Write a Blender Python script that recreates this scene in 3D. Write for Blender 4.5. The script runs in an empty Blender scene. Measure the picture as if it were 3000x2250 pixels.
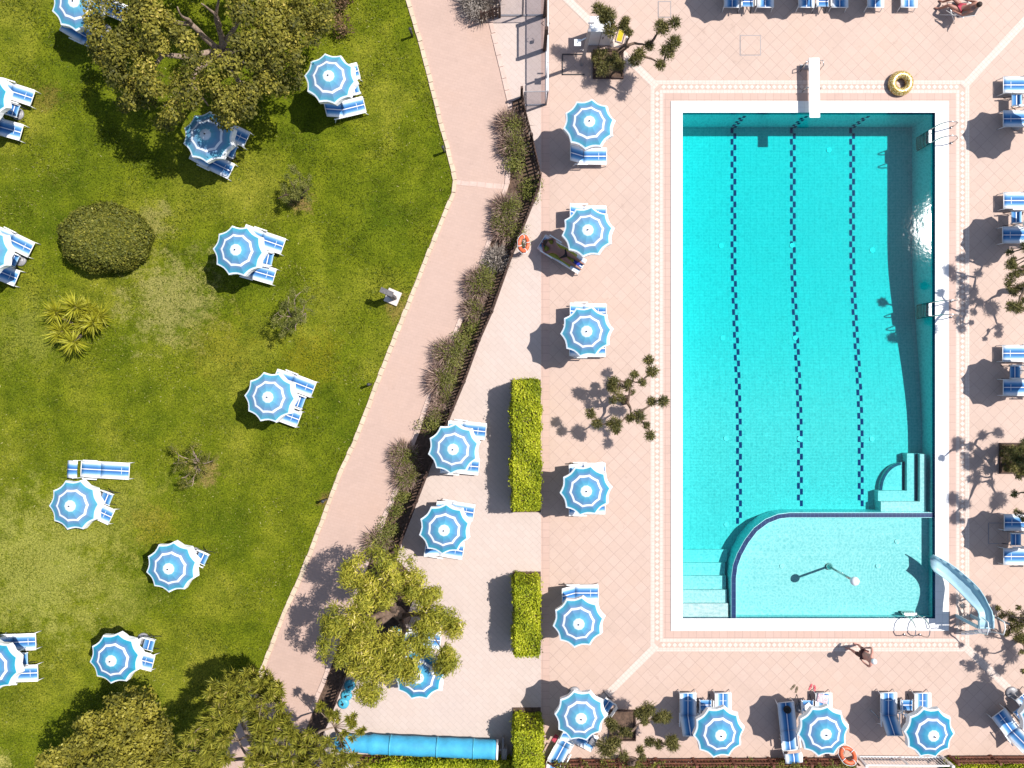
import bpy, bmesh, math, random
import numpy as np
from mathutils import Vector, Matrix

# ------------------------------------------------------------------ camera, light, exposure
S, H = 75.0, 30.8            # ground scale of the photograph (px per metre) and height of the drone
SUN_EL, SUN_AZ = math.radians(59.0), math.radians(19.6)   # azimuth counted from +X towards +Y
sc = bpy.context.scene
cam_d = bpy.data.cameras.new('camera'); cam = bpy.data.objects.new('camera', cam_d)
sc.collection.objects.link(cam); sc.camera = cam
cam.location = (0, 0, H); cam.rotation_euler = (0, 0, 0)
cam_d.sensor_width = 36; cam_d.lens = 36 * H / 40.0; cam_d.clip_end = 1000
world = bpy.data.worlds.new('World'); sc.world = world; world.use_nodes = True
wn = world.node_tree.nodes; bg = wn['Background']
sky = wn.new('ShaderNodeTexSky'); sky.sky_type = 'NISHITA'; sky.sun_disc = False
sky.sun_elevation = SUN_EL; sky.sun_rotation = math.pi / 2 - SUN_AZ
world.node_tree.links.new(sky.outputs[0], bg.inputs[0]); bg.inputs[1].default_value = 0.098
SV = Vector((math.cos(SUN_AZ) * math.cos(SUN_EL), math.sin(SUN_AZ) * math.cos(SUN_EL), math.sin(SUN_EL)))
sun_d = bpy.data.lights.new('sun', 'SUN'); sun_d.energy = 4.25; sun_d.angle = math.radians(0.5); sun_d.color = (1, 0.96, 0.905)
sun = bpy.data.objects.new('sun', sun_d); sc.collection.objects.link(sun)
sun.rotation_euler = (-SV).to_track_quat('-Z', 'Y').to_euler()
sc.view_settings.view_transform = 'Standard'; sc.view_settings.look = 'None'
sc.view_settings.exposure = 0.56; sc.view_settings.gamma = 1
sc.cycles.max_bounces = 6; sc.cycles.diffuse_bounces = 4; sc.cycles.transparent_max_bounces = 12
sc.cycles.volume_bounces = 0; sc.cycles.caustics_reflective = False; sc.cycles.caustics_refractive = False

rng = np.random.default_rng(7); R = random.Random(11)
C = sc.collection
SH = Vector((-SV.x / SV.z, -SV.y / SV.z))     # shadow shift on the ground per metre of height

def W(px, py, h=0.0):        # a point of the photograph -> world point at height h
    k = (H - h) / H / S
    return Vector(((px - 1500) * k, (1125 - py) * k, h))
def WS(px, py, h):           # the thing at height h whose shadow falls on this photo point
    g = W(px, py)
    return Vector((g.x - SH.x * h, g.y - SH.y * h, h))

# ------------------------------------------------------------------ materials
def mat(name):
    m = bpy.data.materials.new(name); m.use_nodes = True
    return m, m.node_tree.nodes, m.node_tree.links, m.node_tree.nodes['Principled BSDF']
def noise(N, L, vec, scale, detail=3, rough=0.55):
    n = N.new('ShaderNodeTexNoise'); n.inputs['Scale'].default_value = scale
    n.inputs['Detail'].default_value = detail; n.inputs['Roughness'].default_value = rough
    if vec: L.new(vec, n.inputs['Vector'])
    return n.outputs['Fac']
def ramp(N, L, fac, stops, interp='LINEAR'):
    r = N.new('ShaderNodeValToRGB'); r.color_ramp.interpolation = interp; e = r.color_ramp.elements
    while len(e) < len(stops): e.new(0.5)
    for k, (p, c) in enumerate(stops):
        e[k].position = p; e[k].color = (*c, 1) if len(c) == 3 else c
    L.new(fac, r.inputs[0]); return r.outputs[0]
def mixc(N, L, fac, a, b, mode='MIX'):
    m = N.new('ShaderNodeMix'); m.data_type = 'RGBA'; m.blend_type = mode
    for k, v in ((0, fac), (6, a), (7, b)):
        if isinstance(v, (int, float)): m.inputs[k].default_value = v
        elif isinstance(v, tuple): m.inputs[k].default_value = (*v, 1)
        else: L.new(v, m.inputs[k])
    return m.outputs[2]
def math_(N, L, op, a, b=0.0):
    m = N.new('ShaderNodeMath'); m.operation = op
    for k, v in ((0, a), (1, b)):
        if isinstance(v, (int, float)): m.inputs[k].default_value = v
        else: L.new(v, m.inputs[k])
    return m.outputs[0]
def simple(name, col, rough=0.6, metal=0.0, var=0.12, scale=6.0, bump=0.0):
    m, N, L, P = mat(name)
    tc = N.new('ShaderNodeTexCoord').outputs['Object']
    f = noise(N, L, tc, scale, 4)
    lo = tuple(c * (1 - var) for c in col); hi = tuple(min(1, c * (1 + var)) for c in col)
    L.new(ramp(N, L, f, [(0.3, lo), (0.7, hi)]), P.inputs['Base Color'])
    P.inputs['Roughness'].default_value = rough; P.inputs['Metallic'].default_value = metal
    if bump:
        b = N.new('ShaderNodeBump'); b.inputs['Strength'].default_value = bump; b.inputs['Distance'].default_value = 0.02
        L.new(noise(N, L, tc, scale * 6, 3), b.inputs['Height']); L.new(b.outputs[0], P.inputs['Normal'])
    return m
def tiles(name, c1, c2, cm, w, h, mortar, rot=0.0, offset=0.0, blot=0.06, rough=0.7, bscale=0.5, joint=0.0):
    m, N, L, P = mat(name)
    tc = N.new('ShaderNodeTexCoord').outputs['Object']
    mp = N.new('ShaderNodeMapping'); mp.inputs['Rotation'].default_value = (0, 0, rot); L.new(tc, mp.inputs[0])
    b = N.new('ShaderNodeTexBrick'); b.offset = offset; b.squash = 1
    L.new(mp.outputs[0], b.inputs['Vector'])
    for k, v in (('Color1', c1), ('Color2', c2), ('Mortar', cm)): b.inputs[k].default_value = (*v, 1)
    b.inputs['Scale'].default_value = 1; b.inputs['Mortar Size'].default_value = mortar
    b.inputs['Mortar Smooth'].default_value = 0.3; b.inputs['Brick Width'].default_value = w; b.inputs['Row Height'].default_value = h
    f = noise(N, L, tc, bscale, 5, 0.65)
    st = ramp(N, L, f, [(0.25, (1 - blot,) * 3), (0.5, (1, 1, 1)), (0.8, (1, 1 - blot * 0.35, 1 - blot * 0.8))])
    f2 = noise(N, L, tc, 9, 4, 0.7)
    st2 = ramp(N, L, f2, [(0.3, (0.94, 0.94, 0.94)), (0.7, (1, 1, 1))])
    f3 = noise(N, L, tc, 1.7, 6, 0.75)
    st3 = ramp(N, L, f3, [(0.27, (1 - blot * 2.2, 1 - blot * 2.4, 1 - blot * 2.5)), (0.40, (1, 1, 1)), (0.70, (1, 1, 1)), (0.82, (1.05, 1.06, 1.07))])
    jm = math_(N, L, 'MULTIPLY', b.outputs['Fac'], math_(N, L, 'MULTIPLY', ramp(N, L, noise(N, L, tc, 0.35, 4, 0.7), [(0.36, (0.25,) * 3), (0.62, (1, 1, 1))]), joint))
    c = mixc(N, L, 1.0, mixc(N, L, 1.0, b.outputs['Color'], st, 'MULTIPLY'), st2, 'MULTIPLY')
    c = mixc(N, L, 1.0, c, st3, 'MULTIPLY')
    c = mixc(N, L, jm, c, tuple(x * 0.62 for x in cm))
    L.new(c, P.inputs['Base Color']); P.inputs['Roughness'].default_value = rough
    return m
def leafmat(name, stops, trans=0.16, rough=0.6):
    m, N, L, P = mat(name)
    at = N.new('ShaderNodeAttribute'); at.attribute_name = 'tint'
    col = ramp(N, L, at.outputs['Fac'], stops)
    tr = N.new('ShaderNodeBsdfTranslucent'); L.new(col, tr.inputs[0])
    P.inputs['Roughness'].default_value = rough; L.new(col, P.inputs['Base Color'])
    P.inputs['Specular IOR Level'].default_value = 0.25
    mx = N.new('ShaderNodeMixShader'); mx.inputs[0].default_value = trans
    L.new(P.outputs[0], mx.inputs[1]); L.new(tr.outputs[0], mx.inputs[2])
    L.new(mx.outputs[0], N['Material Output'].inputs[0]); return m

M = {}
M['deck'] = tiles('deck_tile', (0.475, 0.343, 0.278), (0.50, 0.363, 0.298), (0.455, 0.32, 0.265), 0.375, 0.375, 0.008, math.pi / 4, blot=0.085, joint=0.75)
M['deck_square'] = tiles('deck_square_tile', (0.50, 0.345, 0.285), (0.475, 0.325, 0.265), (0.40, 0.275, 0.23), 0.30, 0.30, 0.008, joint=0.4)
M['terrace'] = tiles('terrace_paver', (0.50, 0.40, 0.35), (0.52, 0.42, 0.37), (0.45, 0.355, 0.305), 0.38, 0.19, 0.006, math.pi / 4, 0.5, blot=0.06, joint=0.35)
M['path'] = tiles('path_paver', (0.455, 0.315, 0.255), (0.475, 0.33, 0.268), (0.43, 0.295, 0.24), 0.22, 0.11, 0.004, 0.25, 0.5, blot=0.075, joint=0.3)
M['white_row'] = tiles('cream_tile', (0.575, 0.465, 0.40), (0.605, 0.495, 0.43), (0.47, 0.35, 0.295), 0.14, 0.14, 0.007, 0, blot=0.03)
M['white_row_diagonal'] = tiles('cream_diagonal_tile', (0.575, 0.465, 0.40), (0.605, 0.495, 0.43), (0.47, 0.35, 0.295), 0.14, 0.14, 0.007, math.pi / 4, blot=0.03)
M['cream'] = simple('cream_diamond', (0.60, 0.49, 0.42), 0.6, var=0.05)
M['coping'] = tiles('white_coping', (0.78, 0.76, 0.74), (0.81, 0.79, 0.77), (0.62, 0.60, 0.58), 0.30, 0.30, 0.006, blot=0.03)
M['pool'] = tiles('pool_tile', (0.62, 0.67, 0.665), (0.64, 0.69, 0.685), (0.38, 0.53, 0.54), 0.24, 0.12, 0.006, 0, blot=0.05, rough=0.3)
M['wading'] = tiles('wading_tile', (0.80, 0.74, 0.745), (0.82, 0.76, 0.765), (0.64, 0.66, 0.67), 0.24, 0.12, 0.005, 0, blot=0.04, rough=0.3)
M['navy'] = tiles('navy_tile', (0.005, 0.022, 0.085), (0.007, 0.028, 0.105), (0.04, 0.10, 0.19), 0.16, 0.30, 0.006, 0, blot=0.1, rough=0.25)
M['lane'] = simple('lane_tile', (0.008, 0.04, 0.15), 1.0)
for k_ in ('lane', 'pool', 'wading'):
    P_ = M[k_].node_tree.nodes['Principled BSDF']; P_.inputs['Roughness'].default_value = 1.0; P_.inputs['Specular IOR Level'].default_value = 0.02
M['kerb'] = simple('kerb_stone', (0.53, 0.42, 0.30), 0.8, var=0.12, scale=3, bump=0.3)
M['kerb_pink'] = simple('kerb_pink', (0.53, 0.39, 0.33), 0.8, var=0.1, scale=3, bump=0.3)
M['soil'] = simple('soil', (0.10, 0.06, 0.04), 0.95, var=0.5, scale=9, bump=0.8)
M['ground'] = simple('earth', (0.20, 0.14, 0.09), 0.95, var=0.3, scale=2)
M['white'] = simple('white_paint', (0.80, 0.80, 0.80), 0.45, var=0.04)
M['inlet'] = simple('inlet_white', (0.88, 0.88, 0.88), 0.4, var=0.02)
M['white_metal'] = simple('white_enamel', (0.78, 0.77, 0.75), 0.35, var=0.05)
M['grey_metal'] = simple('grey_enamel', (0.25, 0.24, 0.25), 0.4, var=0.1)
M['dark'] = simple('dark_metal', (0.03, 0.03, 0.035), 0.45)
M['chrome'] = simple('steel_tube', (0.55, 0.52, 0.50), 0.25, 0.9, var=0.06)
M['wood'] = simple('dark_wood', (0.055, 0.026, 0.017), 0.75, var=0.45, scale=8, bump=0.4)
M['redwood'] = simple('red_wood', (0.15, 0.05, 0.026), 0.75, var=0.4, scale=6, bump=0.4)
M['stone'] = simple('grey_stone', (0.13, 0.12, 0.12), 0.9, var=0.3, scale=14, bump=0.5)
M['pale_stone'] = simple('pale_stone', (0.60, 0.52, 0.47), 0.85, var=0.08, scale=5, bump=0.3)
M['bark'] = simple('bark', (0.16, 0.105, 0.075), 0.95, var=0.4, scale=11, bump=1.0)
M['bark_pale'] = simple('bark_pale', (0.30, 0.22, 0.165), 0.95, var=0.35, scale=11, bump=1.0)
M['bark_dark'] = simple('bark_dark', (0.075, 0.045, 0.035), 0.95, var=0.4, scale=11, bump=1.0)
M['orange'] = simple('orange_plastic', (0.62, 0.12, 0.045), 0.45, var=0.12)
M['cover'] = simple('cyan_cover', (0.045, 0.34, 0.55), 0.7, var=0.14, scale=3, bump=0.5)
M['turq'] = simple('turquoise_plastic', (0.06, 0.36, 0.50), 0.45)
M['slide'] = simple('slide_shell', (0.37, 0.56, 0.63), 0.25, var=0.04)
M['yellow'] = simple('yellow_board', (0.62, 0.50, 0.02), 0.5)
M['skin'] = simple('skin', (0.36, 0.17, 0.12), 0.55, var=0.08)
M['skin_pink'] = simple('skin_pink', (0.55, 0.26, 0.20), 0.55, var=0.08)
M['skin_dark'] = simple('skin_dark', (0.26, 0.12, 0.085), 0.5, var=0.08)
M['hair'] = simple('hair_dark', (0.03, 0.016, 0.01), 0.7, var=0.3, scale=40)
M['shorts'] = simple('brown_shorts', (0.08, 0.025, 0.02), 0.8)
M['swim'] = simple('black_swimwear', (0.02, 0.012, 0.012), 0.7)
M['towel_green'] = simple('towel_lime', (0.34, 0.34, 0.05), 0.95, bump=0.4)
M['towel_blue'] = simple('towel_blue', (0.02, 0.035, 0.30), 0.95, bump=0.4)
M['towel_pink'] = simple('towel_pink', (0.68, 0.45, 0.48), 0.95, var=0.5, scale=16, bump=0.4)
M['black_cloth'] = simple('black_cloth', (0.012, 0.012, 0.014), 0.85)
M['pink_rubber'] = simple('pink_rubber', (0.58, 0.10, 0.12), 0.6)
M['olive_rubber'] = simple('olive_rubber', (0.17, 0.13, 0.08), 0.7)
M['crimson'] = simple('crimson_cloth', (0.40, 0.04, 0.07), 0.85)

def lawn_mat():
    m, N, L, P = mat('lawn_grass')
    tc = N.new('ShaderNodeTexCoord').outputs['Object']
    big = noise(N, L, tc, 0.22, 4, 0.6); mid = noise(N, L, tc, 1.1, 5, 0.7); fine = noise(N, L, tc, 16, 3, 0.75)
    base = ramp(N, L, big, [(0.32, (0.062, 0.092, 0.003)), (0.5, (0.110, 0.134, 0.005)), (0.68, (0.178, 0.182, 0.016))])
    c2 = ramp(N, L, mid, [(0.30, (0.55, 0.62, 0.50)), (0.5, (1, 1, 1)), (0.70, (1.45, 1.34, 1.7))])
    c3 = ramp(N, L, fine, [(0.34, (0.44, 0.48, 0.42)), (0.5, (1, 1, 1)), (0.7, (1.7, 1.6, 1.8))])  # fine speckle, with tiny shadows between blades put into the colour
    c = mixc(N, L, 1.0, mixc(N, L, 1.0, base, c2, 'MULTIPLY'), c3, 'MULTIPLY')
    # worn, dry patches with an outline of their own
    for (px, py, rad, col, amt) in ((500, 880, 2.1, (0.26, 0.235, 0.07), 0.75), (120, 1660, 3.4, (0.27, 0.265, 0.055), 0.7), (330, 1500, 2.4, (0.22, 0.22, 0.035), 0.5), (90, 980, 1.5, (0.21, 0.21, 0.035), 0.5), (330, 1750, 1.8, (0.22, 0.22, 0.035), 0.5), (450, 640, 0.8, (0.25, 0.22, 0.07), 0.6),
                                    (905, 1050, 1.4, (0.20, 0.155, 0.008), 0.35), (450, 1540, 1.1, (0.20, 0.15, 0.010), 0.35), (640, 1010, 1.5, (0.16, 0.13, 0.008), 0.3),
                                    (600, 1380, 0.7, (0.26, 0.16, 0.07), 0.6), (880, 590, 0.55, (0.19, 0.115, 0.05), 0.8), (0, 2235, 0.45, (0.33, 0.30, 0.07), 0.9),
                                    (1170, 900, 0.6, (0.20, 0.13, 0.04), 0.6), (960, 1470, 0.4, (0.16, 0.10, 0.03), 0.7), (140, 290, 0.7, (0.17, 0.11, 0.03), 0.5)):
        g = W(px, py)
        d = N.new('ShaderNodeVectorMath'); d.operation = 'DISTANCE'; L.new(tc, d.inputs[0]); d.inputs[1].default_value = (g.x, g.y, 0)
        q = math_(N, L, 'DIVIDE', d.outputs['Value'], rad)
        q = math_(N, L, 'ADD', q, math_(N, L, 'MULTIPLY', math_(N, L, 'SUBTRACT', noise(N, L, tc, 1.6, 6, 0.8), 0.5), 4.5))
        f = ramp(N, L, q, [(0.35, (amt,) * 3), (1.0, (0, 0, 0))])
        c = mixc(N, L, f, c, mixc(N, L, 1.0, col, c3, 'MULTIPLY'))
    L.new(c, P.inputs['Base Color']); P.inputs['Roughness'].default_value = 0.95
    P.inputs['Specular IOR Level'].default_value = 0.1
    b = N.new('ShaderNodeBump'); b.inputs['Strength'].default_value = 0.9; b.inputs['Distance'].default_value = 0.05
    L.new(fine, b.inputs['Height']); L.new(b.outputs[0], P.inputs['Normal'])
    return m
M['lawn'] = lawn_mat()

def water_mat():
    m, N, L, P = mat('pool_water')
    N.remove(P); out = N['Material Output']
    tc = N.new('ShaderNodeTexCoord').outputs['Object']
    n1 = noise(N, L, tc, 7, 2, 0.5); n2 = noise(N, L, tc, 2.2, 2, 0.5)
    s = math_(N, L, 'ADD', n1, math_(N, L, 'MULTIPLY', n2, 1.2))
    # rings spreading from the foot of the slide
    g = W(2672, 1690)
    d = N.new('ShaderNodeVectorMath'); d.operation = 'DISTANCE'; L.new(tc, d.inputs[0]); d.inputs[1].default_value = (g.x, g.y, -0.1)
    ring = math_(N, L, 'SINE', math_(N, L, 'MULTIPLY', d.outputs['Value'], 55))
    fall = ramp(N, L, math_(N, L, 'DIVIDE', d.outputs['Value'], 3.2), [(0.0, (1, 1, 1)), (1.0, (0, 0, 0))])
    rg = math_(N, L, 'MULTIPLY', ring, fall)
    s2 = math_(N, L, 'ADD', s, math_(N, L, 'MULTIPLY', rg, 0.5))
    b = N.new('ShaderNodeBump'); b.inputs['Strength'].default_value = 1.0; b.inputs['Distance'].default_value = 0.0008; L.new(s2, b.inputs['Height'])
    gl = N.new('ShaderNodeBsdfGlossy'); gl.distribution = 'BECKMANN'; gl.inputs['Roughness'].default_value = 0.092; L.new(b.outputs[0], gl.inputs['Normal'])
    tr = N.new('ShaderNodeBsdfTransparent')
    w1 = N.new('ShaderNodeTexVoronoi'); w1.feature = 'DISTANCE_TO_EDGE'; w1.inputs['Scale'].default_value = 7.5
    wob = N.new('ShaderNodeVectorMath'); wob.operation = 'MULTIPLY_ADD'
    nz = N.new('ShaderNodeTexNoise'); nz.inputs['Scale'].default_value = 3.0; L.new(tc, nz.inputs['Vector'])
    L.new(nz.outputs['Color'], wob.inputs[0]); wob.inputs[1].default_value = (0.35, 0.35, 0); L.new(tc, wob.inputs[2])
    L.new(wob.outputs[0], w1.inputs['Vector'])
    caustic_tint = ramp(N, L, w1.outputs['Distance'], [(0.0, (1, 1, 1)), (0.06, (0.84, 0.91, 0.91)), (0.4, (0.67, 0.81, 0.82))])  # net of caustic light painted into the water's transparent colour
    caustic_tint = mixc(N, L, 1.0, caustic_tint, ramp(N, L, math_(N, L, 'ADD', math_(N, L, 'MULTIPLY', rg, 0.5), 0.5), [(0.0, (0.84, 0.9, 0.9)), (0.5, (0.95, 0.97, 0.97)), (1.0, (1, 1, 1))]), 'MULTIPLY')  # slide rings tint it as well, standing in for refracted light
    L.new(caustic_tint, tr.inputs[0])
    fr = N.new('ShaderNodeFresnel'); fr.inputs[0].default_value = 1.33
    mx = N.new('ShaderNodeMixShader'); L.new(fr.outputs[0], mx.inputs[0]); L.new(tr.outputs[0], mx.inputs[1]); L.new(gl.outputs[0], mx.inputs[2])
    L.new(mx.outputs[0], out.inputs['Surface'])
    va = N.new('ShaderNodeVolumeAbsorption'); va.inputs['Color'].default_value = (0.0, 0.965, 0.972, 1); va.inputs['Density'].default_value = 1.2
    L.new(va.outputs[0], out.inputs['Volume'])
    return m
M['water'] = water_mat()

def glass_mat():
    m, N, L, P = mat('smoked_glass'); N.remove(P)
    tr = N.new('ShaderNodeBsdfTransparent'); tr.inputs[0].default_value = (0.87, 0.87, 0.89, 1)
    gl = N.new('ShaderNodeBsdfGlossy'); gl.inputs['Roughness'].default_value = 0.03
    mx = N.new('ShaderNodeMixShader'); mx.inputs[0].default_value = 0.05
    L.new(tr.outputs[0], mx.inputs[1]); L.new(gl.outputs[0], mx.inputs[2])
    L.new(mx.outputs[0], N['Material Output'].inputs['Surface']); return m
M['glass'] = glass_mat()

def canopy_mat():
    m, N, L, P = mat('parasol_canvas')
    at = N.new('ShaderNodeAttribute'); at.attribute_name = 'radial'
    wh = (0.74, 0.76, 0.80)
    col = ramp(N, L, at.outputs['Fac'], [(0.0, wh), (0.19, (0.68, 0.74, 0.80)), (0.215, (0.50, 0.64, 0.74)), (0.24, (0.075, 0.32, 0.44)), (0.38, (0.042, 0.235, 0.40)),
        (0.552, (0.10, 0.19, 0.35)), (0.557, wh), (0.638, wh), (0.643, (0.11, 0.18, 0.33)), (0.76, (0.035, 0.20, 0.35)), (0.92, (0.014, 0.26, 0.36)), (0.93, (0.45, 0.62, 0.72)), (0.975, wh)])
    tc = N.new('ShaderNodeTexCoord').outputs['Object']
    oi = N.new('ShaderNodeObjectInfo')
    c = mixc(N, L, 1.0, col, ramp(N, L, noise(N, L, tc, 5, 5, 0.7), [(0.3, (0.88, 0.89, 0.9)), (0.7, (1, 1, 1))]), 'MULTIPLY')
    c = mixc(N, L, ramp(N, L, oi.outputs['Random'], [(0.0, (0.0, 0.0, 0.0)), (1.0, (0.13, 0.13, 0.13))]), c, (0.55, 0.68, 0.72))
    L.new(c, P.inputs['Base Color']); P.inputs['Roughness'].default_value = 0.85; P.inputs['Specular IOR Level'].default_value = 0.2
    return m
M['canopy'] = canopy_mat()
def fabric_mat(name, axis):
    m, N, L, P = mat(name)
    tc = N.new('ShaderNodeTexCoord').outputs['Object']; sp = N.new('ShaderNodeSeparateXYZ'); L.new(tc, sp.inputs[0])
    v = math_(N, L, 'DIVIDE', math_(N, L, 'ABSOLUTE', sp.outputs[axis]), 0.32)
    wh = (0.76, 0.77, 0.80)
    col = ramp(N, L, v, [(0.0, wh), (0.045, wh), (0.055, (0.035, 0.11, 0.30)), (0.24, (0.045, 0.165, 0.39)), (0.46, (0.11, 0.29, 0.52)), (0.62, (0.40, 0.52, 0.68)), (0.78, wh)])
    L.new(col, P.inputs['Base Color']); P.inputs['Roughness'].default_value = 0.8; P.inputs['Specular IOR Level'].default_value = 0.2
    return m
M['fabric'] = fabric_mat('striped_canvas', 1)
M['fabric_seat'] = fabric_mat('striped_seat_canvas', 0)
def gold_mat():
    m, N, L, P = mat('gold_glitter')
    tc = N.new('ShaderNodeTexCoord').outputs['Object']
    v = N.new('ShaderNodeTexVoronoi'); v.inputs['Scale'].default_value = 17; L.new(tc, v.inputs['Vector'])
    L.new(ramp(N, L, noise(N, L, tc, 22, 2), [(0.35, (0.22, 0.13, 0.015)), (0.5, (0.50, 0.33, 0.07)), (0.66, (0.80, 0.70, 0.45))]), P.inputs['Base Color'])
    P.inputs['Roughness'].default_value = 0.3; P.inputs['Metallic'].default_value = 0.35; return m
M['gold'] = gold_mat()
M['leaf_big'] = leafmat('broad_leaf', [(0, (0.0562, 0.0582, 0.0104)), (0.5, (0.197, 0.179, 0.0222)), (0.85, (0.318, 0.271, 0.0352)), (1, (0.506, 0.388, 0.0918))])
M['leaf_olive'] = leafmat('feathery_leaf', [(0, (0.154, 0.168, 0.0168)), (0.5, (0.35, 0.328, 0.0318)), (0.9, (0.555, 0.475, 0.0655)), (1, (0.782, 0.633, 0.262))])
M['leaf_oak'] = leafmat('golden_leaf', [(0, (0.0816, 0.0809, 0.0115)), (0.5, (0.22, 0.193, 0.0205)), (0.9, (0.343, 0.294, 0.0384)), (1, (0.44, 0.385, 0.0896))])
M['leaf_pine'] = leafmat('long_needle', [(0, (0.107, 0.123, 0.0159)), (0.5, (0.253, 0.246, 0.027)), (0.9, (0.398, 0.358, 0.0477)), (1, (0.583, 0.451, 0.159))])
M['leaf_pom'] = leafmat('pruned_needle', [(0, (0.0435, 0.0464, 0.0145)), (0.5, (0.123, 0.113, 0.029)), (0.85, (0.217, 0.189, 0.0508)), (1, (0.319, 0.246, 0.102))])
M['leaf_hedge'] = leafmat('hedge_leaf', [(0, (0.13, 0.171, 0.00725)), (0.5, (0.316, 0.353, 0.0127)), (0.9, (0.482, 0.494, 0.0218)), (1, (0.612, 0.585, 0.0725))])
M['leaf_bush'] = leafmat('bush_leaf', [(0, (0.0537, 0.0641, 0.00858)), (0.5, (0.135, 0.139, 0.0172)), (0.85, (0.244, 0.222, 0.0269)), (1, (0.378, 0.339, 0.0859))])
M['leaf_lav'] = leafmat('lavender_spike', [(0, (0.159, 0.0954, 0.0789)), (0.45, (0.349, 0.238, 0.193)), (0.8, (0.558, 0.409, 0.332)), (1, (0.718, 0.554, 0.439))], 0.15)
M['leaf_grey'] = leafmat('grey_spike', [(0, (0.156, 0.13, 0.104)), (0.5, (0.351, 0.299, 0.26)), (1, (0.546, 0.481, 0.416))], 0.15)
M['leaf_green'] = leafmat('shrub_leaf', [(0, (0.072, 0.088, 0.0128)), (0.5, (0.168, 0.176, 0.032)), (1, (0.288, 0.272, 0.08))])
M['leaf_yucca'] = leafmat('sword_leaf', [(0, (0.192, 0.192, 0.0109)), (0.5, (0.354, 0.338, 0.0201)), (1, (0.56, 0.54, 0.0931))], 0.2)
M['leaf_grass'] = leafmat('grass_blade', [(0, (0.05, 0.074, 0.003)), (0.5, (0.125, 0.152, 0.007)), (0.9, (0.235, 0.24, 0.03)), (1, (0.40, 0.37, 0.14))], 0.2)
M['leaf_brown'] = leafmat('dry_leaf', [(0, (0.075, 0.042, 0.024)), (0.5, (0.188, 0.112, 0.0525)), (1, (0.33, 0.21, 0.105))], 0.2)

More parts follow.
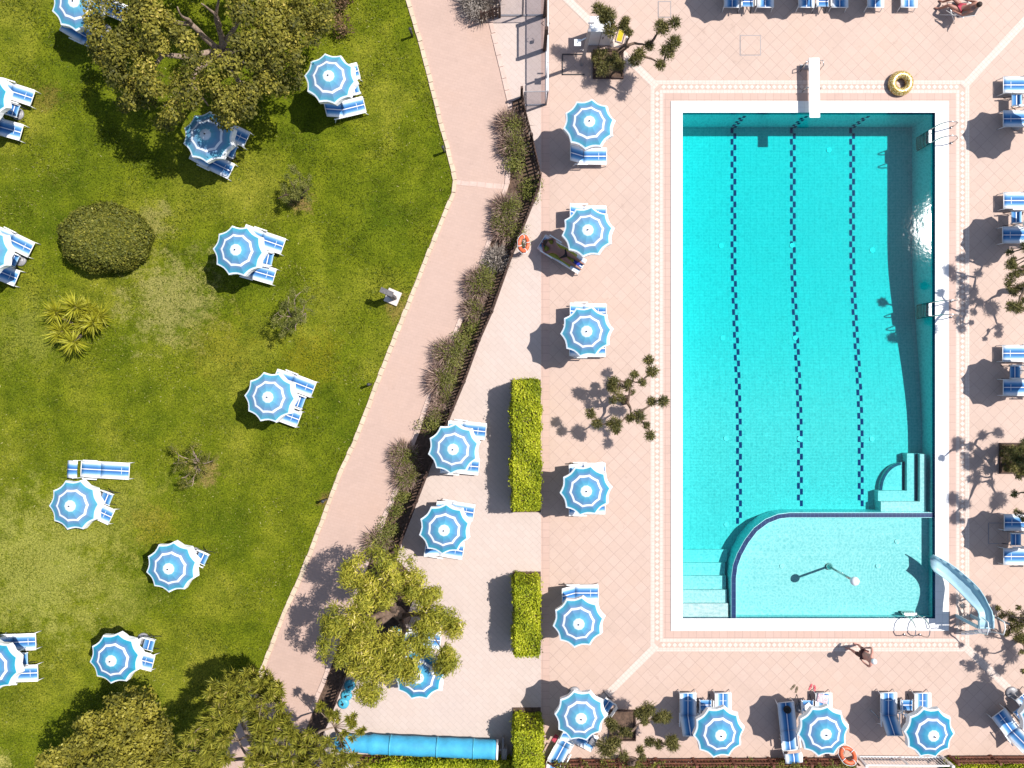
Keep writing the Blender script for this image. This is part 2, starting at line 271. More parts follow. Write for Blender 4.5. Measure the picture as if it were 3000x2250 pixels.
# ------------------------------------------------------------------ mesh tools
def tag(o, label=None, cat=None, group=None, kind=None):
    if label: o['label'] = label
    if cat: o['category'] = cat
    if group: o['group'] = group
    if kind: o['kind'] = kind
    return o
def empty(name, loc, rz, label, cat, group=None):
    o = bpy.data.objects.new(name, None); C.objects.link(o); o.location = loc; o.rotation_euler = (0, 0, rz)
    o.empty_display_size = 0.2
    return tag(o, label, cat, group)
def copy_tree(o, parent=None):
    c = o.copy(); C.objects.link(c)
    if parent: c.parent = parent
    for ch in list(o.children): copy_tree(ch, c)
    return c
class MB:
    def __init__(s): s.v = []; s.f = []; s.sm = []
    def add(s, vs, fs, smooth=False):
        b = len(s.v); s.v += [tuple(x) for x in vs]; s.f += [tuple(i + b for i in f) for f in fs]; s.sm += [smooth] * len(fs); return s
    def box(s, c, d, rz=0.0, ry=0.0, rx=0.0):
        m = Matrix.Rotation(rz, 3, 'Z') @ Matrix.Rotation(ry, 3, 'Y') @ Matrix.Rotation(rx, 3, 'X'); c = Vector(c); e = [x / 2 for x in d]
        vs = [c + m @ Vector((sx * e[0], sy * e[1], sz * e[2])) for sx in (-1, 1) for sy in (-1, 1) for sz in (-1, 1)]
        return s.add(vs, [(0, 1, 3, 2), (4, 6, 7, 5), (0, 4, 5, 1), (2, 3, 7, 6), (0, 2, 6, 4), (1, 5, 7, 3)])
    def prism(s, poly, z0, z1):
        n = len(poly); a = sum(poly[i][0] * poly[(i + 1) % n][1] - poly[(i + 1) % n][0] * poly[i][1] for i in range(n))
        if a < 0: poly = poly[::-1]
        vs = [(p[0], p[1], z0) for p in poly] + [(p[0], p[1], z1) for p in poly]
        return s.add(vs, [tuple(range(n))[::-1], tuple(range(n, 2 * n))] + [(i, (i + 1) % n, n + (i + 1) % n, n + i) for i in range(n)])
    def sheet(s, poly, z):
        n = len(poly); a = sum(poly[i][0] * poly[(i + 1) % n][1] - poly[(i + 1) % n][0] * poly[i][1] for i in range(n))
        if a < 0: poly = poly[::-1]
        return s.add([(p[0], p[1], z) for p in poly], [tuple(range(n))])
    def tube(s, pts, r, n=8, closed=False, caps=True):
        pts = [Vector(p) for p in pts]; k = len(pts); rs = r if isinstance(r, (list, tuple)) else [r] * k
        vs = []; up = None
        for i, p in enumerate(pts):
            a = pts[i - 1] if (i > 0 or closed) else p; b = pts[(i + 1) % k] if (i < k - 1 or closed) else p
            t = (b - a).normalized()
            if up is None: up = Vector((0, 0, 1)) if abs(t.z) < 0.9 else Vector((1, 0, 0))
            u = (up - t * up.dot(t))
            u = u.normalized() if u.length > 1e-5 else t.orthogonal().normalized()
            up = u; w = t.cross(u)
            for j in range(n):
                an = 2 * math.pi * j / n
                vs.append(p + (u * math.cos(an) + w * math.sin(an)) * rs[i])
        fs = []
        for i in range(k if closed else k - 1):
            for j in range(n):
                a, b = i * n, ((i + 1) % k) * n
                fs.append((a + j, a + (j + 1) % n, b + (j + 1) % n, b + j))
        if caps and not closed: fs += [tuple(range(n))[::-1], tuple(range((k - 1) * n, k * n))]
        return s.add(vs, fs, True)
    def lathe(s, prof, n=20, c=(0, 0, 0)):
        vs = []; k = len(prof)
        for (r, z) in prof:
            for j in range(n):
                a = 2 * math.pi * j / n; vs.append((c[0] + r * math.cos(a), c[1] + r * math.sin(a), c[2] + z))
        fs = [(i * n + j, i * n + (j + 1) % n, (i + 1) * n + (j + 1) % n, (i + 1) * n + j) for i in range(k - 1) for j in range(n)]
        fs += [tuple(range(n))[::-1], tuple(range((k - 1) * n, k * n))]
        return s.add(vs, fs, True)
    def torus(s, c, R_, r, m=Matrix.Identity(3), n=28, k=12):
        pts = [Vector(c) + m @ Vector((R_ * math.cos(2 * math.pi * i / n), R_ * math.sin(2 * math.pi * i / n), 0)) for i in range(n)]
        vs = []
        for i in range(n):
            a = 2 * math.pi * i / n
            for j in range(k):
                b = 2 * math.pi * j / k
                vs.append(Vector(c) + m @ Vector(((R_ + r * math.cos(b)) * math.cos(a), (R_ + r * math.cos(b)) * math.sin(a), r * math.sin(b))))
        fs = [(i * k + j, ((i + 1) % n) * k + j, ((i + 1) % n) * k + (j + 1) % k, i * k + (j + 1) % k) for i in range(n) for j in range(k)]
        return s.add(vs, fs, True)
    def build(s, name, m, parent=None, solid=0.0, bevel=0.0):
        me = bpy.data.meshes.new(name); me.from_pydata(s.v, [], s.f); me.materials.append(m)
        me.polygons.foreach_set('use_smooth', s.sm); me.update()
        o = bpy.data.objects.new(name, me); C.objects.link(o)
        if parent: o.parent = parent
        if solid:
            q = o.modifiers.new('s', 'SOLIDIFY'); q.thickness = solid; q.offset = 0
        if bevel:
            q = o.modifiers.new('b', 'BEVEL'); q.width = bevel; q.segments = 2; q.limit_method = 'ANGLE'
        return o
def xy(pts): return [W(*p).xy[:] for p in pts]
def struct(name, mb, m): return tag(mb.build(name, m), kind='structure')

# foliage: many leaf-sized quads; axis = half length vector, side = half width vector
def quads(name, ctr, axis, side, tint, m, parent=None, bend=0.0):
    n = len(ctr); v = np.empty((n, 4, 3), np.float32)
    v[:, 0] = ctr - axis; v[:, 1] = ctr + side - axis * 0.1; v[:, 2] = ctr + axis; v[:, 3] = ctr - side - axis * 0.1
    me = bpy.data.meshes.new(name); me.vertices.add(4 * n); me.loops.add(4 * n); me.polygons.add(n)
    me.vertices.foreach_set('co', v.ravel()); me.loops.foreach_set('vertex_index', np.arange(4 * n, dtype=np.int32))
    me.polygons.foreach_set('loop_start', np.arange(0, 4 * n, 4, dtype=np.int32))
    at = me.attributes.new('tint', 'FLOAT', 'FACE'); at.data.foreach_set('value', np.clip(tint, 0, 1).astype(np.float32))
    me.update(calc_edges=True); me.materials.append(m)
    o = bpy.data.objects.new(name, me); C.objects.link(o)
    if parent: o.parent = parent
    return o
def unit(n):
    d = rng.normal(size=(n, 3)); return d / np.linalg.norm(d, axis=1, keepdims=True)
def leaf_cloud(name, blobs, per, size, aspect, m, parent=None, droop=0.0, upbias=0.35, shell=0.55):
    """blobs: (x, y, z, r, flat) - leaves fill the outer part of every blob, each turned its own way"""
    cs, ax, sd, ti = [], [], [], []
    for (x, y, z, r, fl) in blobs:
        n = max(12, int(per * r * r / 0.16)); d = unit(n); d[:, 2] = np.where(rng.random(n) < upbias, np.abs(d[:, 2]), d[:, 2])
        rad = r * (shell + (1.12 - shell) * rng.random(n) ** 0.6) * (1 + 0.12 * rng.normal(size=n))
        p = d * rad[:, None]; p[:, 2] *= fl
        cs.append(p + np.array([x, y, z])); nrm = d * 0.8 + unit(n) * 0.75 + np.array([0, 0, 0.35])
        nrm /= np.linalg.norm(nrm, axis=1, keepdims=True)
        a = np.cross(nrm, unit(n)); a[:, 2] -= droop; a /= np.linalg.norm(a, axis=1, keepdims=True) + 1e-6
        b = np.cross(nrm, a); s_ = size * (0.65 + 0.7 * rng.random(n))
        ax.append(a * s_[:, None] * 0.5); sd.append(b * (s_ * aspect * 0.5)[:, None])
        base = rng.random() * 0.56 - 0.32
        ti.append(0.45 + base + 0.17 * rng.normal(size=n) + (rng.random(n) < 0.04) * 0.4)
    return quads(name, np.concatenate(cs), np.concatenate(ax), np.concatenate(sd), np.concatenate(ti), m, parent)
def blades(name, specs, m, parent=None):
    """specs: (base xyz, n, length, width, up, spread-dir) - spiky stems radiating from a base"""
    cs, ax, sd, ti = [], [], [], []
    for (x, y, z, n, ln, wd, up, lean, r0) in specs:
        d = unit(n); d[:, 2] = np.abs(d[:, 2]) * 0.9 + up; d[:, :2] += np.array(lean); d /= np.linalg.norm(d, axis=1, keepdims=True)
        l = ln * (0.55 + 0.5 * rng.random(n)); b0 = np.array([x, y, z]) + d * (l * r0)[:, None] + unit(n) * ln * 0.08
        a = d * (l * (1 - r0) * 0.5)[:, None]; cs.append(b0 + a); ax.append(a)
        s_ = np.cross(d, unit(n)); s_ /= np.linalg.norm(s_, axis=1, keepdims=True) + 1e-6
        sd.append(s_ * (wd * 0.5 * (0.7 + 0.6 * rng.random(n)))[:, None]); ti.append(0.5 + 0.2 * rng.normal(size=n) + rng.random() * 0.2 - 0.1)
    return quads(name, np.concatenate(cs), np.concatenate(ax), np.concatenate(sd), np.concatenate(ti), m, parent)
def limb(mb, a, b, r0, r1, wob=0.12, seg=6, n=7):
    a, b = Vector(a), Vector(b); L_ = (b - a).length; pts = []; rs = []
    o1, o2 = Vector((R.uniform(-1, 1), R.uniform(-1, 1), R.uniform(-.4, .6))) * wob * L_, Vector((R.uniform(-1, 1), R.uniform(-1, 1), R.uniform(-.5, .3))) * wob * L_
    for i in range(seg + 1):
        t = i / seg
        j = Vector((R.uniform(-1, 1), R.uniform(-1, 1), R.uniform(-1, 1))) * wob * L_ * 0.13 * (0 < i < seg)
        pts.append(a.lerp(b, t) + o1 * math.sin(math.pi * t) + o2 * math.sin(2 * math.pi * t) * 0.5 + j); rs.append(r0 + (r1 - r0) * t ** 0.8)
    mb.tube(pts, rs, n); return pts

# ------------------------------------------------------------------ ground, lawn, paths, decks
PX0, PX1, PY0, PY1 = 1999, 2738, 331, 1811                   # the water's edge in the photograph
def ring(inner, outer, z, mb=None):
    mb = mb or MB(); (a, b, c, d), (e, f, g, h) = inner, outer     # (x0,y0,x1,y1) in photo px
    for q in ((e, f, g, b), (e, d, g, h), (e, b, a, d), (c, b, g, d)):
        mb.sheet(xy([(q[0], q[1]), (q[2], q[1]), (q[2], q[3]), (q[0], q[3])]), z)
    return mb
POOL = (PX0, PY0, PX1, PY1)
struct('ground', ring(POOL, (-18000, -18000, 21000, 20000), -0.03), M['ground'])
lawn_edge = [(1160, -700), (1188, 0), (1232, 149), (1279, 339), (1306, 438), (1327, 529), (1323, 563), (1273, 682), (1201, 862), (1150, 990), (1099, 1119), (1072, 1193),
             (1035, 1288), (987, 1390), (940, 1519), (899, 1627), (862, 1717), (828, 1789), (784, 1904), (750, 1992), (700, 2115), (640, 2260), (440, 2800)]
path_edge = [(1400, -700), (1436, 0), (1443, 66), (1459, 127), (1483, 229), (1499, 298), (1500, 420), (1492, 540), (1440, 705), (1357, 933), (1245, 1215), (1171, 1430), (1130, 1522), (1065, 1690), (953, 2000), (916, 2087), (850, 2260), (640, 2800)]
fence_line = [(1528, 285), (1533, 330), (1556, 417), (1581, 529), (1576, 560), (1500, 750), (1442, 914), (1405, 997), (1361, 1119), (1327, 1200), (1252, 1390), (1222, 1468),
              (1171, 1600), (1160, 1636), (1230, 1706), (1184, 1815), (1018, 1965), (984, 2057), (930, 2190), (905, 2252)]
struct('lawn', MB().sheet(xy([(-2500, -2500), (1160, -2500)] + lawn_edge + [(440, 4500), (-2500, 4500)]), 0.0), M['lawn'])
struct('path', MB().sheet(xy(lawn_edge + path_edge[::-1]), 0.004), M['path'])
struct('terrace', MB().sheet(xy(path_edge + [(1585, 2800), (1585, -700)]), 0.008), M['terrace'])
struct('planting_bed', MB().sheet(xy(path_edge[5:-1] + fence_line[::-1]), 0.013), M['soil'])
struct('deck_edging', MB().sheet(xy([(1585, -700), (1610, -700), (1610, 2800), (1585, 2800)]), 0.008), M['deck_square'])
deck = ring((1965, 297, 2778, 1847), (1610, -700, 5200, 2800), 0.012)
struct('pool_deck', deck, M['deck'])
struct('deck_surround', ring((1965, 297, 2778, 1847), (1943, 273, 2800, 1870), 0.016), M['deck_square'])
# decorative band: two rows of cream tiles with diamonds between, and diagonal strips from its corners
band = MB(); ring((1943, 273, 2800, 1870), (1933, 263, 2810, 1880), 0.016, band); ring((1917, 247, 2827, 1897), (1906, 236, 2839, 1908), 0.016, band)
struct('deck_border', band, M['white_row'])
dg = MB()
for (a, b) in (((1924, 254), (1000 + 650, -13)), ((2822, 254), (3300, -260)), ((1924, 1890), (1500 + 40, 2270)), ((2822, 1890), (3240, 2290))):
    p, q = W(*a).xy, W(*b).xy; t = (q - p).normalized(); nn = Vector((-t.y, t.x)) * 0.145
    dg.sheet([(p + nn)[:], (q + nn)[:], (q - nn)[:], (p - nn)[:]], 0.020)
struct('deck_diagonal', dg, M['white_row_diagonal'])
dm = MB()
def diamonds(a, b):
    p, q = W(*a).xy, W(*b).xy; n = int((q - p).length / 0.213)
    for i in range(n):
        c = p.lerp(q, (i + 0.5) / n); r = 0.093
        dm.sheet([(c.x - r, c.y), (c.x, c.y - r), (c.x + r, c.y), (c.x, c.y + r)], 0.017)
diamonds((1936, 255), (2810, 255)); diamonds((1936, 1889), (2810, 1889)); diamonds((1925, 266), (1925, 1878)); diamonds((2819, 266), (2819, 1878))
struct('deck_diamonds', dm, M['cream'])
# kerbs
def kerb(line, w, z0, h, step, off):
    mb = MB(); pts = [W(*p).xy for p in line]
    for a, b in zip(pts, pts[1:]):
        t = (b - a).normalized(); n_ = Vector((-t.y, t.x)); L_ = (b - a).length; k = max(1, round(L_ / step))
        for i in range(k):
            c = a.lerp(b, (i + 0.5) / k) + n_ * (off + R.uniform(-.012, .012))
            mb.box((c.x, c.y, z0 + h / 2 + R.uniform(-.006, .006)), (L_ / k - R.uniform(.008, .03), w * R.uniform(.85, 1.05), h), math.atan2(t.y, t.x))
    return mb
struct('kerb', kerb(lawn_edge[1:-2], 0.17, -0.02, 0.07, 0.33, 0.09), M['kerb'])
struct('kerb_edging', kerb(path_edge[1:-2], 0.19, -0.02, 0.06, 0.42, -0.08), M['kerb_pink'])
struct('kerb_crossing', kerb([(1327, 534), (1492, 548)], 0.20, -0.03, 0.042, 0.3, 0.0), M['kerb_pink'])

# short tufts standing in the turf, thicker in some places than in others
LP = xy([(-60, -60), (1183, -60)] + lawn_edge[1:-1] + [(-60, 2320)]); gx, gy = [], []
ox, oy = rng.uniform(-21, 1, 420000), rng.uniform(-16, 16, 420000)
dens = .5 + .25 * np.sin(ox * 1.9 + 2 * np.sin(oy * 1.3)) + .25 * np.sin(oy * 2.3 + 1.7 * np.sin(ox * 1.7)); inside = np.zeros(len(ox), bool)
for (xa, ya), (xb, yb) in zip(LP, LP[1:] + LP[:1]):
    cr = ((ya > oy) != (yb > oy)) & (ox < (xb - xa) * (oy - ya) / (yb - ya + 1e-12) + xa); inside ^= cr
keep = inside & (rng.random(len(ox)) < .12 + .55 * dens ** 2); ox, oy = ox[keep], oy[keep]; n_ = len(ox)
tl_ = .05 * (.5 + rng.random(n_)); dd = unit(n_); dd[:, 2] = np.abs(dd[:, 2]) * .8 + .15; dd /= np.linalg.norm(dd, axis=1, keepdims=True); sd_ = np.cross(dd, unit(n_)); sd_ /= np.linalg.norm(sd_, axis=1, keepdims=True)
tag(quads('grass', np.stack([ox, oy, tl_ * dd[:, 2]], 1), dd * tl_[:, None], sd_ * .014, .45 + .22 * rng.normal(size=n_) + .15 * np.sin(ox * .8 + oy * .5), M['leaf_grass']), 'short green grass tufts all over the lawn', 'grass', kind='stuff')

# ------------------------------------------------------------------ pool
struct('pool_coping', ring(POOL, (1965, 297, 2778, 1847), 0.0, MB()), M['coping'])
cp = MB(); ring(POOL, (1965, 297, 2778, 1847), 0.045, cp)
for (a, b, c, d) in ((1965, 297, 2778, 297), (2778, 297, 2778, 1847), (2778, 1847, 1965, 1847), (1965, 1847, 1965, 297)):
    p, q = W(a, b), W(c, d); cp.add([(p.x, p.y, 0), (q.x, q.y, 0), (q.x, q.y, .045), (p.x, p.y, .045)], [(0, 1, 2, 3)])
bpy.data.objects.remove(bpy.data.objects['pool_coping']); struct('pool_coping', cp, M['coping'])
pa, pb = W(PX0, PY0), W(PX1, PY1)                                # pa upper left, pb lower right
DEEP, SHAL, WADE = -1.75, -0.95, -0.45
def px_at(y, h): return W(1500, y, h).y
yb1, yb2 = px_at(800, DEEP), px_at(1210, SHAL)
prof = [(pa.y, DEEP), (yb1 + 1.2, DEEP)] + [(yb1 + 1.2 + (yb2 - yb1 - 2.4) * t, DEEP + (SHAL - DEEP) * (t * t * (3 - 2 * t))) for t in np.linspace(0, 1, 14)[1:]] + [(pb.y, SHAL)]
fl = MB()
for (y0, z0), (y1, z1) in zip(prof, prof[1:]): fl.add([(pa.x, y1, z1), (pb.x, y1, z1), (pb.x, y0, z0), (pa.x, y0, z0)], [(0, 1, 2, 3)])
struct('pool_floor', fl, M['pool'])
def wallmat(swap):
    m = tiles('pool_wall_tile', (0.42, 0.86, 0.88), (0.44, 0.88, 0.90), (0.32, 0.74, 0.78), 0.24, 0.12, 0.004, 0, blot=0.05, rough=0.3)
    return m
M['pool_wall'] = wallmat(0)
for nm, za, zb, mm in (('pool_waterline', 0.045, -0.17, M['navy']), ('pool_wall', -0.17, -2.2, M['pool_wall'])):
    mb = MB(); cn = [(pa.x, pa.y), (pb.x, pa.y), (pb.x, pb.y), (pa.x, pb.y)]
    for (p, q) in zip(cn, cn[1:] + cn[:1]): mb.add([(p[0], p[1], za), (q[0], q[1], za), (q[0], q[1], zb), (p[0], p[1], zb)], [(0, 1, 2, 3)])
    struct(nm, mb, mm)
WL = -0.10
struct('pool_water', MB().box(((pa.x + pb.x) / 2, (pa.y + pb.y) / 2, (WL - 2.3) / 2), (pb.x - pa.x + 0.06, pa.y - pb.y + 0.06, 2.3 + WL)), M['water'])
# wading pool behind its curved navy wall
curve_px = [(2738, 1510), (2316, 1510), (2283, 1514), (2248, 1528), (2215, 1553), (2189, 1587), (2168, 1625), (2156, 1658), (2151, 1695), (2151, 1811)]
def offset(pts, d):
    out = []
    for i, p in enumerate(pts):
        a = pts[max(0, i - 1)]; b = pts[min(len(pts) - 1, i + 1)]; t = (b - a).normalized(); out.append(p + Vector((-t.y, t.x)) * d)
    return out
cl = [W(*p).xy for p in curve_px]; co, ci = offset(cl, -0.1), offset(cl, 0.1)
for k in (0, -1):                                                # finish flush inside the pool wall
    pass
wt = MB(); wt.prism([p[:] for p in co] + [p[:] for p in ci[::-1]], -1.2, -0.075)
struct('wading_wall', wt, M['pool_wall'])
wt = MB(); c2, c3 = offset(cl, -0.085), offset(cl, 0.085); wt.prism([p[:] for p in c2] + [p[:] for p in c3[::-1]], -0.075, -0.06)
struct('wading_wall_cap', wt, M['navy'])
wf = [p[:] for p in ci] + [(pb.x, pb.y)]
struct('wading_floor', MB().sheet(wf, WADE), M['wading'])
# lane lines of staggered dark tiles, along the floor and up the end wall
def zfloor(y):
    for (y0, z0), (y1, z1) in zip(prof, prof[1:]):
        if y <= y0 and y >= y1: return z0 + (z1 - z0) * (y0 - y) / (y0 - y1 + 1e-9)
    return SHAL
for lx, endy in ((W(2165, 0, SHAL).x, 1560), (W(2343.5, 0, SHAL).x, 1500), (W(2521.5, 0, SHAL).x, 1500)):
    mb = MB(); y = pa.y; i = 0; st, wd = 0.235, 0.118; ye = W(0, endy).y
    while y - st > ye:
        x0 = lx - wd if i % 2 == 0 else lx; za, zb = zfloor(y) + .004, zfloor(y - st) + .004
        mb.add([(x0, y - st, zb), (x0 + wd, y - st, zb), (x0 + wd, y, za), (x0, y, za)], [(0, 1, 2, 3)]); y -= st; i += 1
    z = DEEP; i = 1
    while z + 0.2 < -0.17:
        x0 = lx - wd if i % 2 == 0 else lx
        mb.add([(x0, pa.y - .004, z), (x0 + wd, pa.y - .004, z), (x0 + wd, pa.y - .004, z + .2), (x0, pa.y - .004, z + .2)], [(0, 1, 2, 3)]); z += .2; i += 1
    struct('lane_line', mb, M['lane'])
# broad steps in the lower left corner and the quarter-round corner steps on the right
stp = MB(); ys = [(1610, -0.80), (1649, -0.65), (1687, -0.50), (1728, -0.35), (1768, -0.20)]
for k, (py, z) in enumerate(ys):
    y0 = W(0, py, z).y; y1 = W(0, ys[k + 1][0], ys[k + 1][1]).y if k < 4 else pb.y
    x1 = W(2137, 0, 0).x + (0.12 if k == 0 else 0.0)
    stp.prism([(pa.x, y0), (x1, y0), (x1, y1), (pa.x, y1)], -1.1, z)
struct('pool_steps', stp, M['wading'])
def rp(pts, h): return [W(2250 + a / 2.947, 1125 + b / 2.947, h).xy[:] for a, b in pts]
arc = [(1170 - 205 * math.sin(t), 925 - 250 * math.cos(t)) for t in np.linspace(0.12, math.pi / 2, 9)]
st2 = MB(); st2.prism(rp([(1365, 605), (1365, 1112), (975, 1112), (975, 1015), (1312, 1015), (1312, 605)], -0.35), -1.1, -0.35)
st2.prism(rp([(1200, 600), (1312, 600), (1312, 1015), (950, 1015), (950, 922), (1200, 922)], -0.55), -1.1, -0.55)
st2.prism(rp([(1200, 672), (1200, 922), (965, 922)] + arc[::-1], -0.75), -1.1, -0.75)
struct('corner_steps', st2, M['wading'])
nv = MB()
nv.prism(rp([(1262, 600), (1296, 600), (1296, 1012), (1262, 1012)], -0.545), -0.56, -0.54); nv.prism(rp([(1160, 668), (1198, 668), (1198, 918), (1160, 918)], -0.745), -0.76, -0.742)
ar = [Vector(p) for p in rp(arc, -0.74)]; a2 = offset(ar, 0.10); nv.prism([p[:] for p in ar] + [p[:] for p in a2[::-1]], -0.78, -0.74)
struct('step_nosing', nv, M['navy'])
for (px, py, kind) in ((2428, 440, 0), (2112, 720, 0), (2320, 719, 0), (2555, 733, 0), (2117, 990, 0), (2329, 990, 0), (2127, 1284, 0), (2342, 1285, 0), (2554, 1286, 0), (2128, 1536, 0), (2572, 1658, 1), (2291, 1658, 1), (2628, 1586, 1)):
    z = WADE if kind else zfloor(W(0, py, -1.3).y); p = W(px, py, z)
    struct('floor_inlet', MB().prism([(p.x + .095 * math.cos(t), p.y + .095 * math.sin(t)) for t in np.linspace(0, 2 * math.pi, 15)[:-1]], z - .12, z + .03), M['inlet'])

# ------------------------------------------------------------------ parasols
def make_parasol():
    root = empty('beach_parasol', (0, 0, 0), 0, 'x', 'parasol')
    Rr, n, sub = 0.94, 10, 4; ringsr = [0.03, 0.12, 0.2, 0.21, 0.25, 0.4, 0.55, 0.56, 0.635, 0.65, 0.78, 0.915, 0.935, 0.98, 1.0]
    vs, att = [], []; zt, ze = 2.48, 2.14
    for q in ringsr:
        for j in range(n * sub):
            a = 2 * math.pi * j / (n * sub); u = (j % sub) / sub; k = math.cos(math.pi / n) / math.cos((u - 0.5) * 2 * math.pi / n)  # chord between ribs
            sag = 1 - 0.072 * q * q * math.sin(math.pi * u)
            r = Rr * q * k * sag / math.cos(math.pi / n) * math.cos(math.pi / n)
            r = Rr * q * (k * sag) ; z = zt - (zt - ze) * q ** 1.12 - 0.006 * q * math.sin(math.pi * u)
            vs.append((r * math.cos(a), r * math.sin(a), z)); att.append(q)
    m_ = n * sub; fs = [(i * m_ + j, i * m_ + (j + 1) % m_, (i + 1) * m_ + (j + 1) % m_, (i + 1) * m_ + j) for i in range(len(ringsr) - 1) for j in range(m_)]
    fs.append(tuple(range(m_))[::-1])
    mb = MB(); mb.add(vs, fs, False); o = mb.build('canopy', M['canopy'], root)
    o.data.attributes.new('radial', 'FLOAT', 'POINT').data.foreach_set('value', np.array(att, np.float32))
    mb = MB(); e0 = (len(ringsr) - 1) * m_; ev = vs[e0:]; va = []
    for (x, y, z) in ev: va.append((x, y, z - .002))
    for j, (x, y, z) in enumerate(ev):
        u = (j % sub) / sub; dz = 0.19 + 0.035 * (j % 2); va.append((x * 0.995 + .075 * max(0, x / Rr + .25), y * 0.995 + .02 * max(0, x / Rr), z - dz))
    mb.add(va, [(j, m_ + j, m_ + (j + 1) % m_, (j + 1) % m_) for j in range(m_)]); mb.build('valance', M['white'], o, solid=0.004)
    pole = MB().tube([(0, 0, 0), (0, 0, 2.49)], 0.02, 8).build('pole', M['white_metal'], root)
    MB().lathe([(0.022, 2.465), (0.03, 2.505), (0.012, 2.55), (0.004, 2.565)], 10).build('finial', M['dark'], pole)
    MB().lathe([(0.24, 0.0), (0.24, 0.06), (0.18, 0.085), (0.05, 0.09), (0.04, 0.25)], 18).build('base', M['grey_metal'], root)
    for j in range(n):
        a = 2 * math.pi * j / n
        MB().tube([(0.03 * math.cos(a), 0.03 * math.sin(a), 2.44), (Rr * .97 * math.cos(a), Rr * .97 * math.sin(a), 2.118)], 0.007, 5).build('rib', M['white_metal'], o)
    return root
PGL, PGD, PGT = 'parasols on the lawn', 'parasols on the pool deck', 'parasols on the pale terrace'
parasols = [
 (204, -3, PGL, 'parasol partly under the big tree in the top left corner of the lawn'),
 (956, 220, PGL, 'parasol just right of the big tree crown with one lounger sticking out below it'),
 (601, 394, PGL, 'shaded dark looking parasol at the lower edge of the big tree'),
 (692, 725, PGL, 'parasol on the lawn right of the round clipped bush'),
 (784, 1166, PGL, 'parasol on the lawn near the path kerb below the stone pedestal'),
 (206, 1485, PGL, 'parasol directly below the flat lounger lying in full sun'),
 (489, 1664, PGL, 'parasol on the lawn below the bare sapling with only a chair showing'),
 (326, 1937, PGL, 'parasol on the lawn just above the trees in the bottom left corner'),
 (-32, 1955, PGL, 'parasol cut by the left edge low on the lawn, more than a sliver in view'),
 (-66, 730, PGL, 'parasol cut to a white sliver at the left edge beside the round bush'),
 (-74, 265, PGL, 'parasol cut to a white sliver at the left edge level with the tree shadow'),
 (1728, 360, PGD, 'topmost parasol of the column left of the pool, below the tree planter'),
 (1730, 678, PGD, 'parasol left of the pool shading a sunbather on a lounger'),
 (1725, 964, PGD, 'parasol left of the pool just above the cloud pruned tree on the open deck'),
 (1715, 1446, PGD, 'parasol left of the pool beside the lower end of the long hedge'),
 (1701, 1834, PGD, 'parasol left of the pool steps beside the short hedge'),
 (1699, 2108, PGD, 'parasol in the lower left deck corner beside the square soil bed'),
 (2107, 2161, PGD, 'leftmost of the three parasols standing in a row along the bottom fence'),
 (2422, 2155, PGD, 'parasol on the bottom deck beside the long hooded lounger and the life ring'),
 (2733, 2156, PGD, 'parasol on the bottom deck overlapping the white gate'),
 (1323, 1313, PGT, 'parasol on the pale terrace against the picket fence left of the long hedge'),
 (1294, 1552, PGT, 'parasol on the pale terrace left of the lower end of the long hedge'),
 (1222, 1982, PGT, 'parasol half hidden under the feathery yellow green tree'),
 (3106, 297, PGD, 'parasol beyond the right edge by the upper pool ladder'),
 (3106, 636, PGD, 'parasol beyond the right edge shading loungers above the pruned tree'),
 (3106, 1082, PGD, 'parasol beyond the right edge between the two pruned trees'),
 (3106, 1576, PGD, 'parasol beyond the right edge level with the wading pool'),
 (3092, 2108, PGD, 'parasol beyond the right edge near the bottom corner'),
 (2223, -130, PGD, 'left parasol of three beyond the top edge'),
 (2446, -140, PGD, 'middle parasol of three beyond the top edge'),
 (2652, -140, PGD, 'right parasol of three beyond the top edge')]
proto_p = make_parasol()
for i, (px, py, grp, lab) in enumerate(parasols):
    o = proto_p if i == 0 else copy_tree(proto_p)
    o.location = W(px, py, 2.5); o.location.z = 0.0; o.rotation_euler = (math.radians(R.uniform(-2.2, 2.2)), math.radians(R.uniform(-2.2, 2.2)), R.uniform(-.3, 0.3))
    s_ = 1.0 if px < 1400 else 0.99
    o['label'] = lab; o['group'] = grp

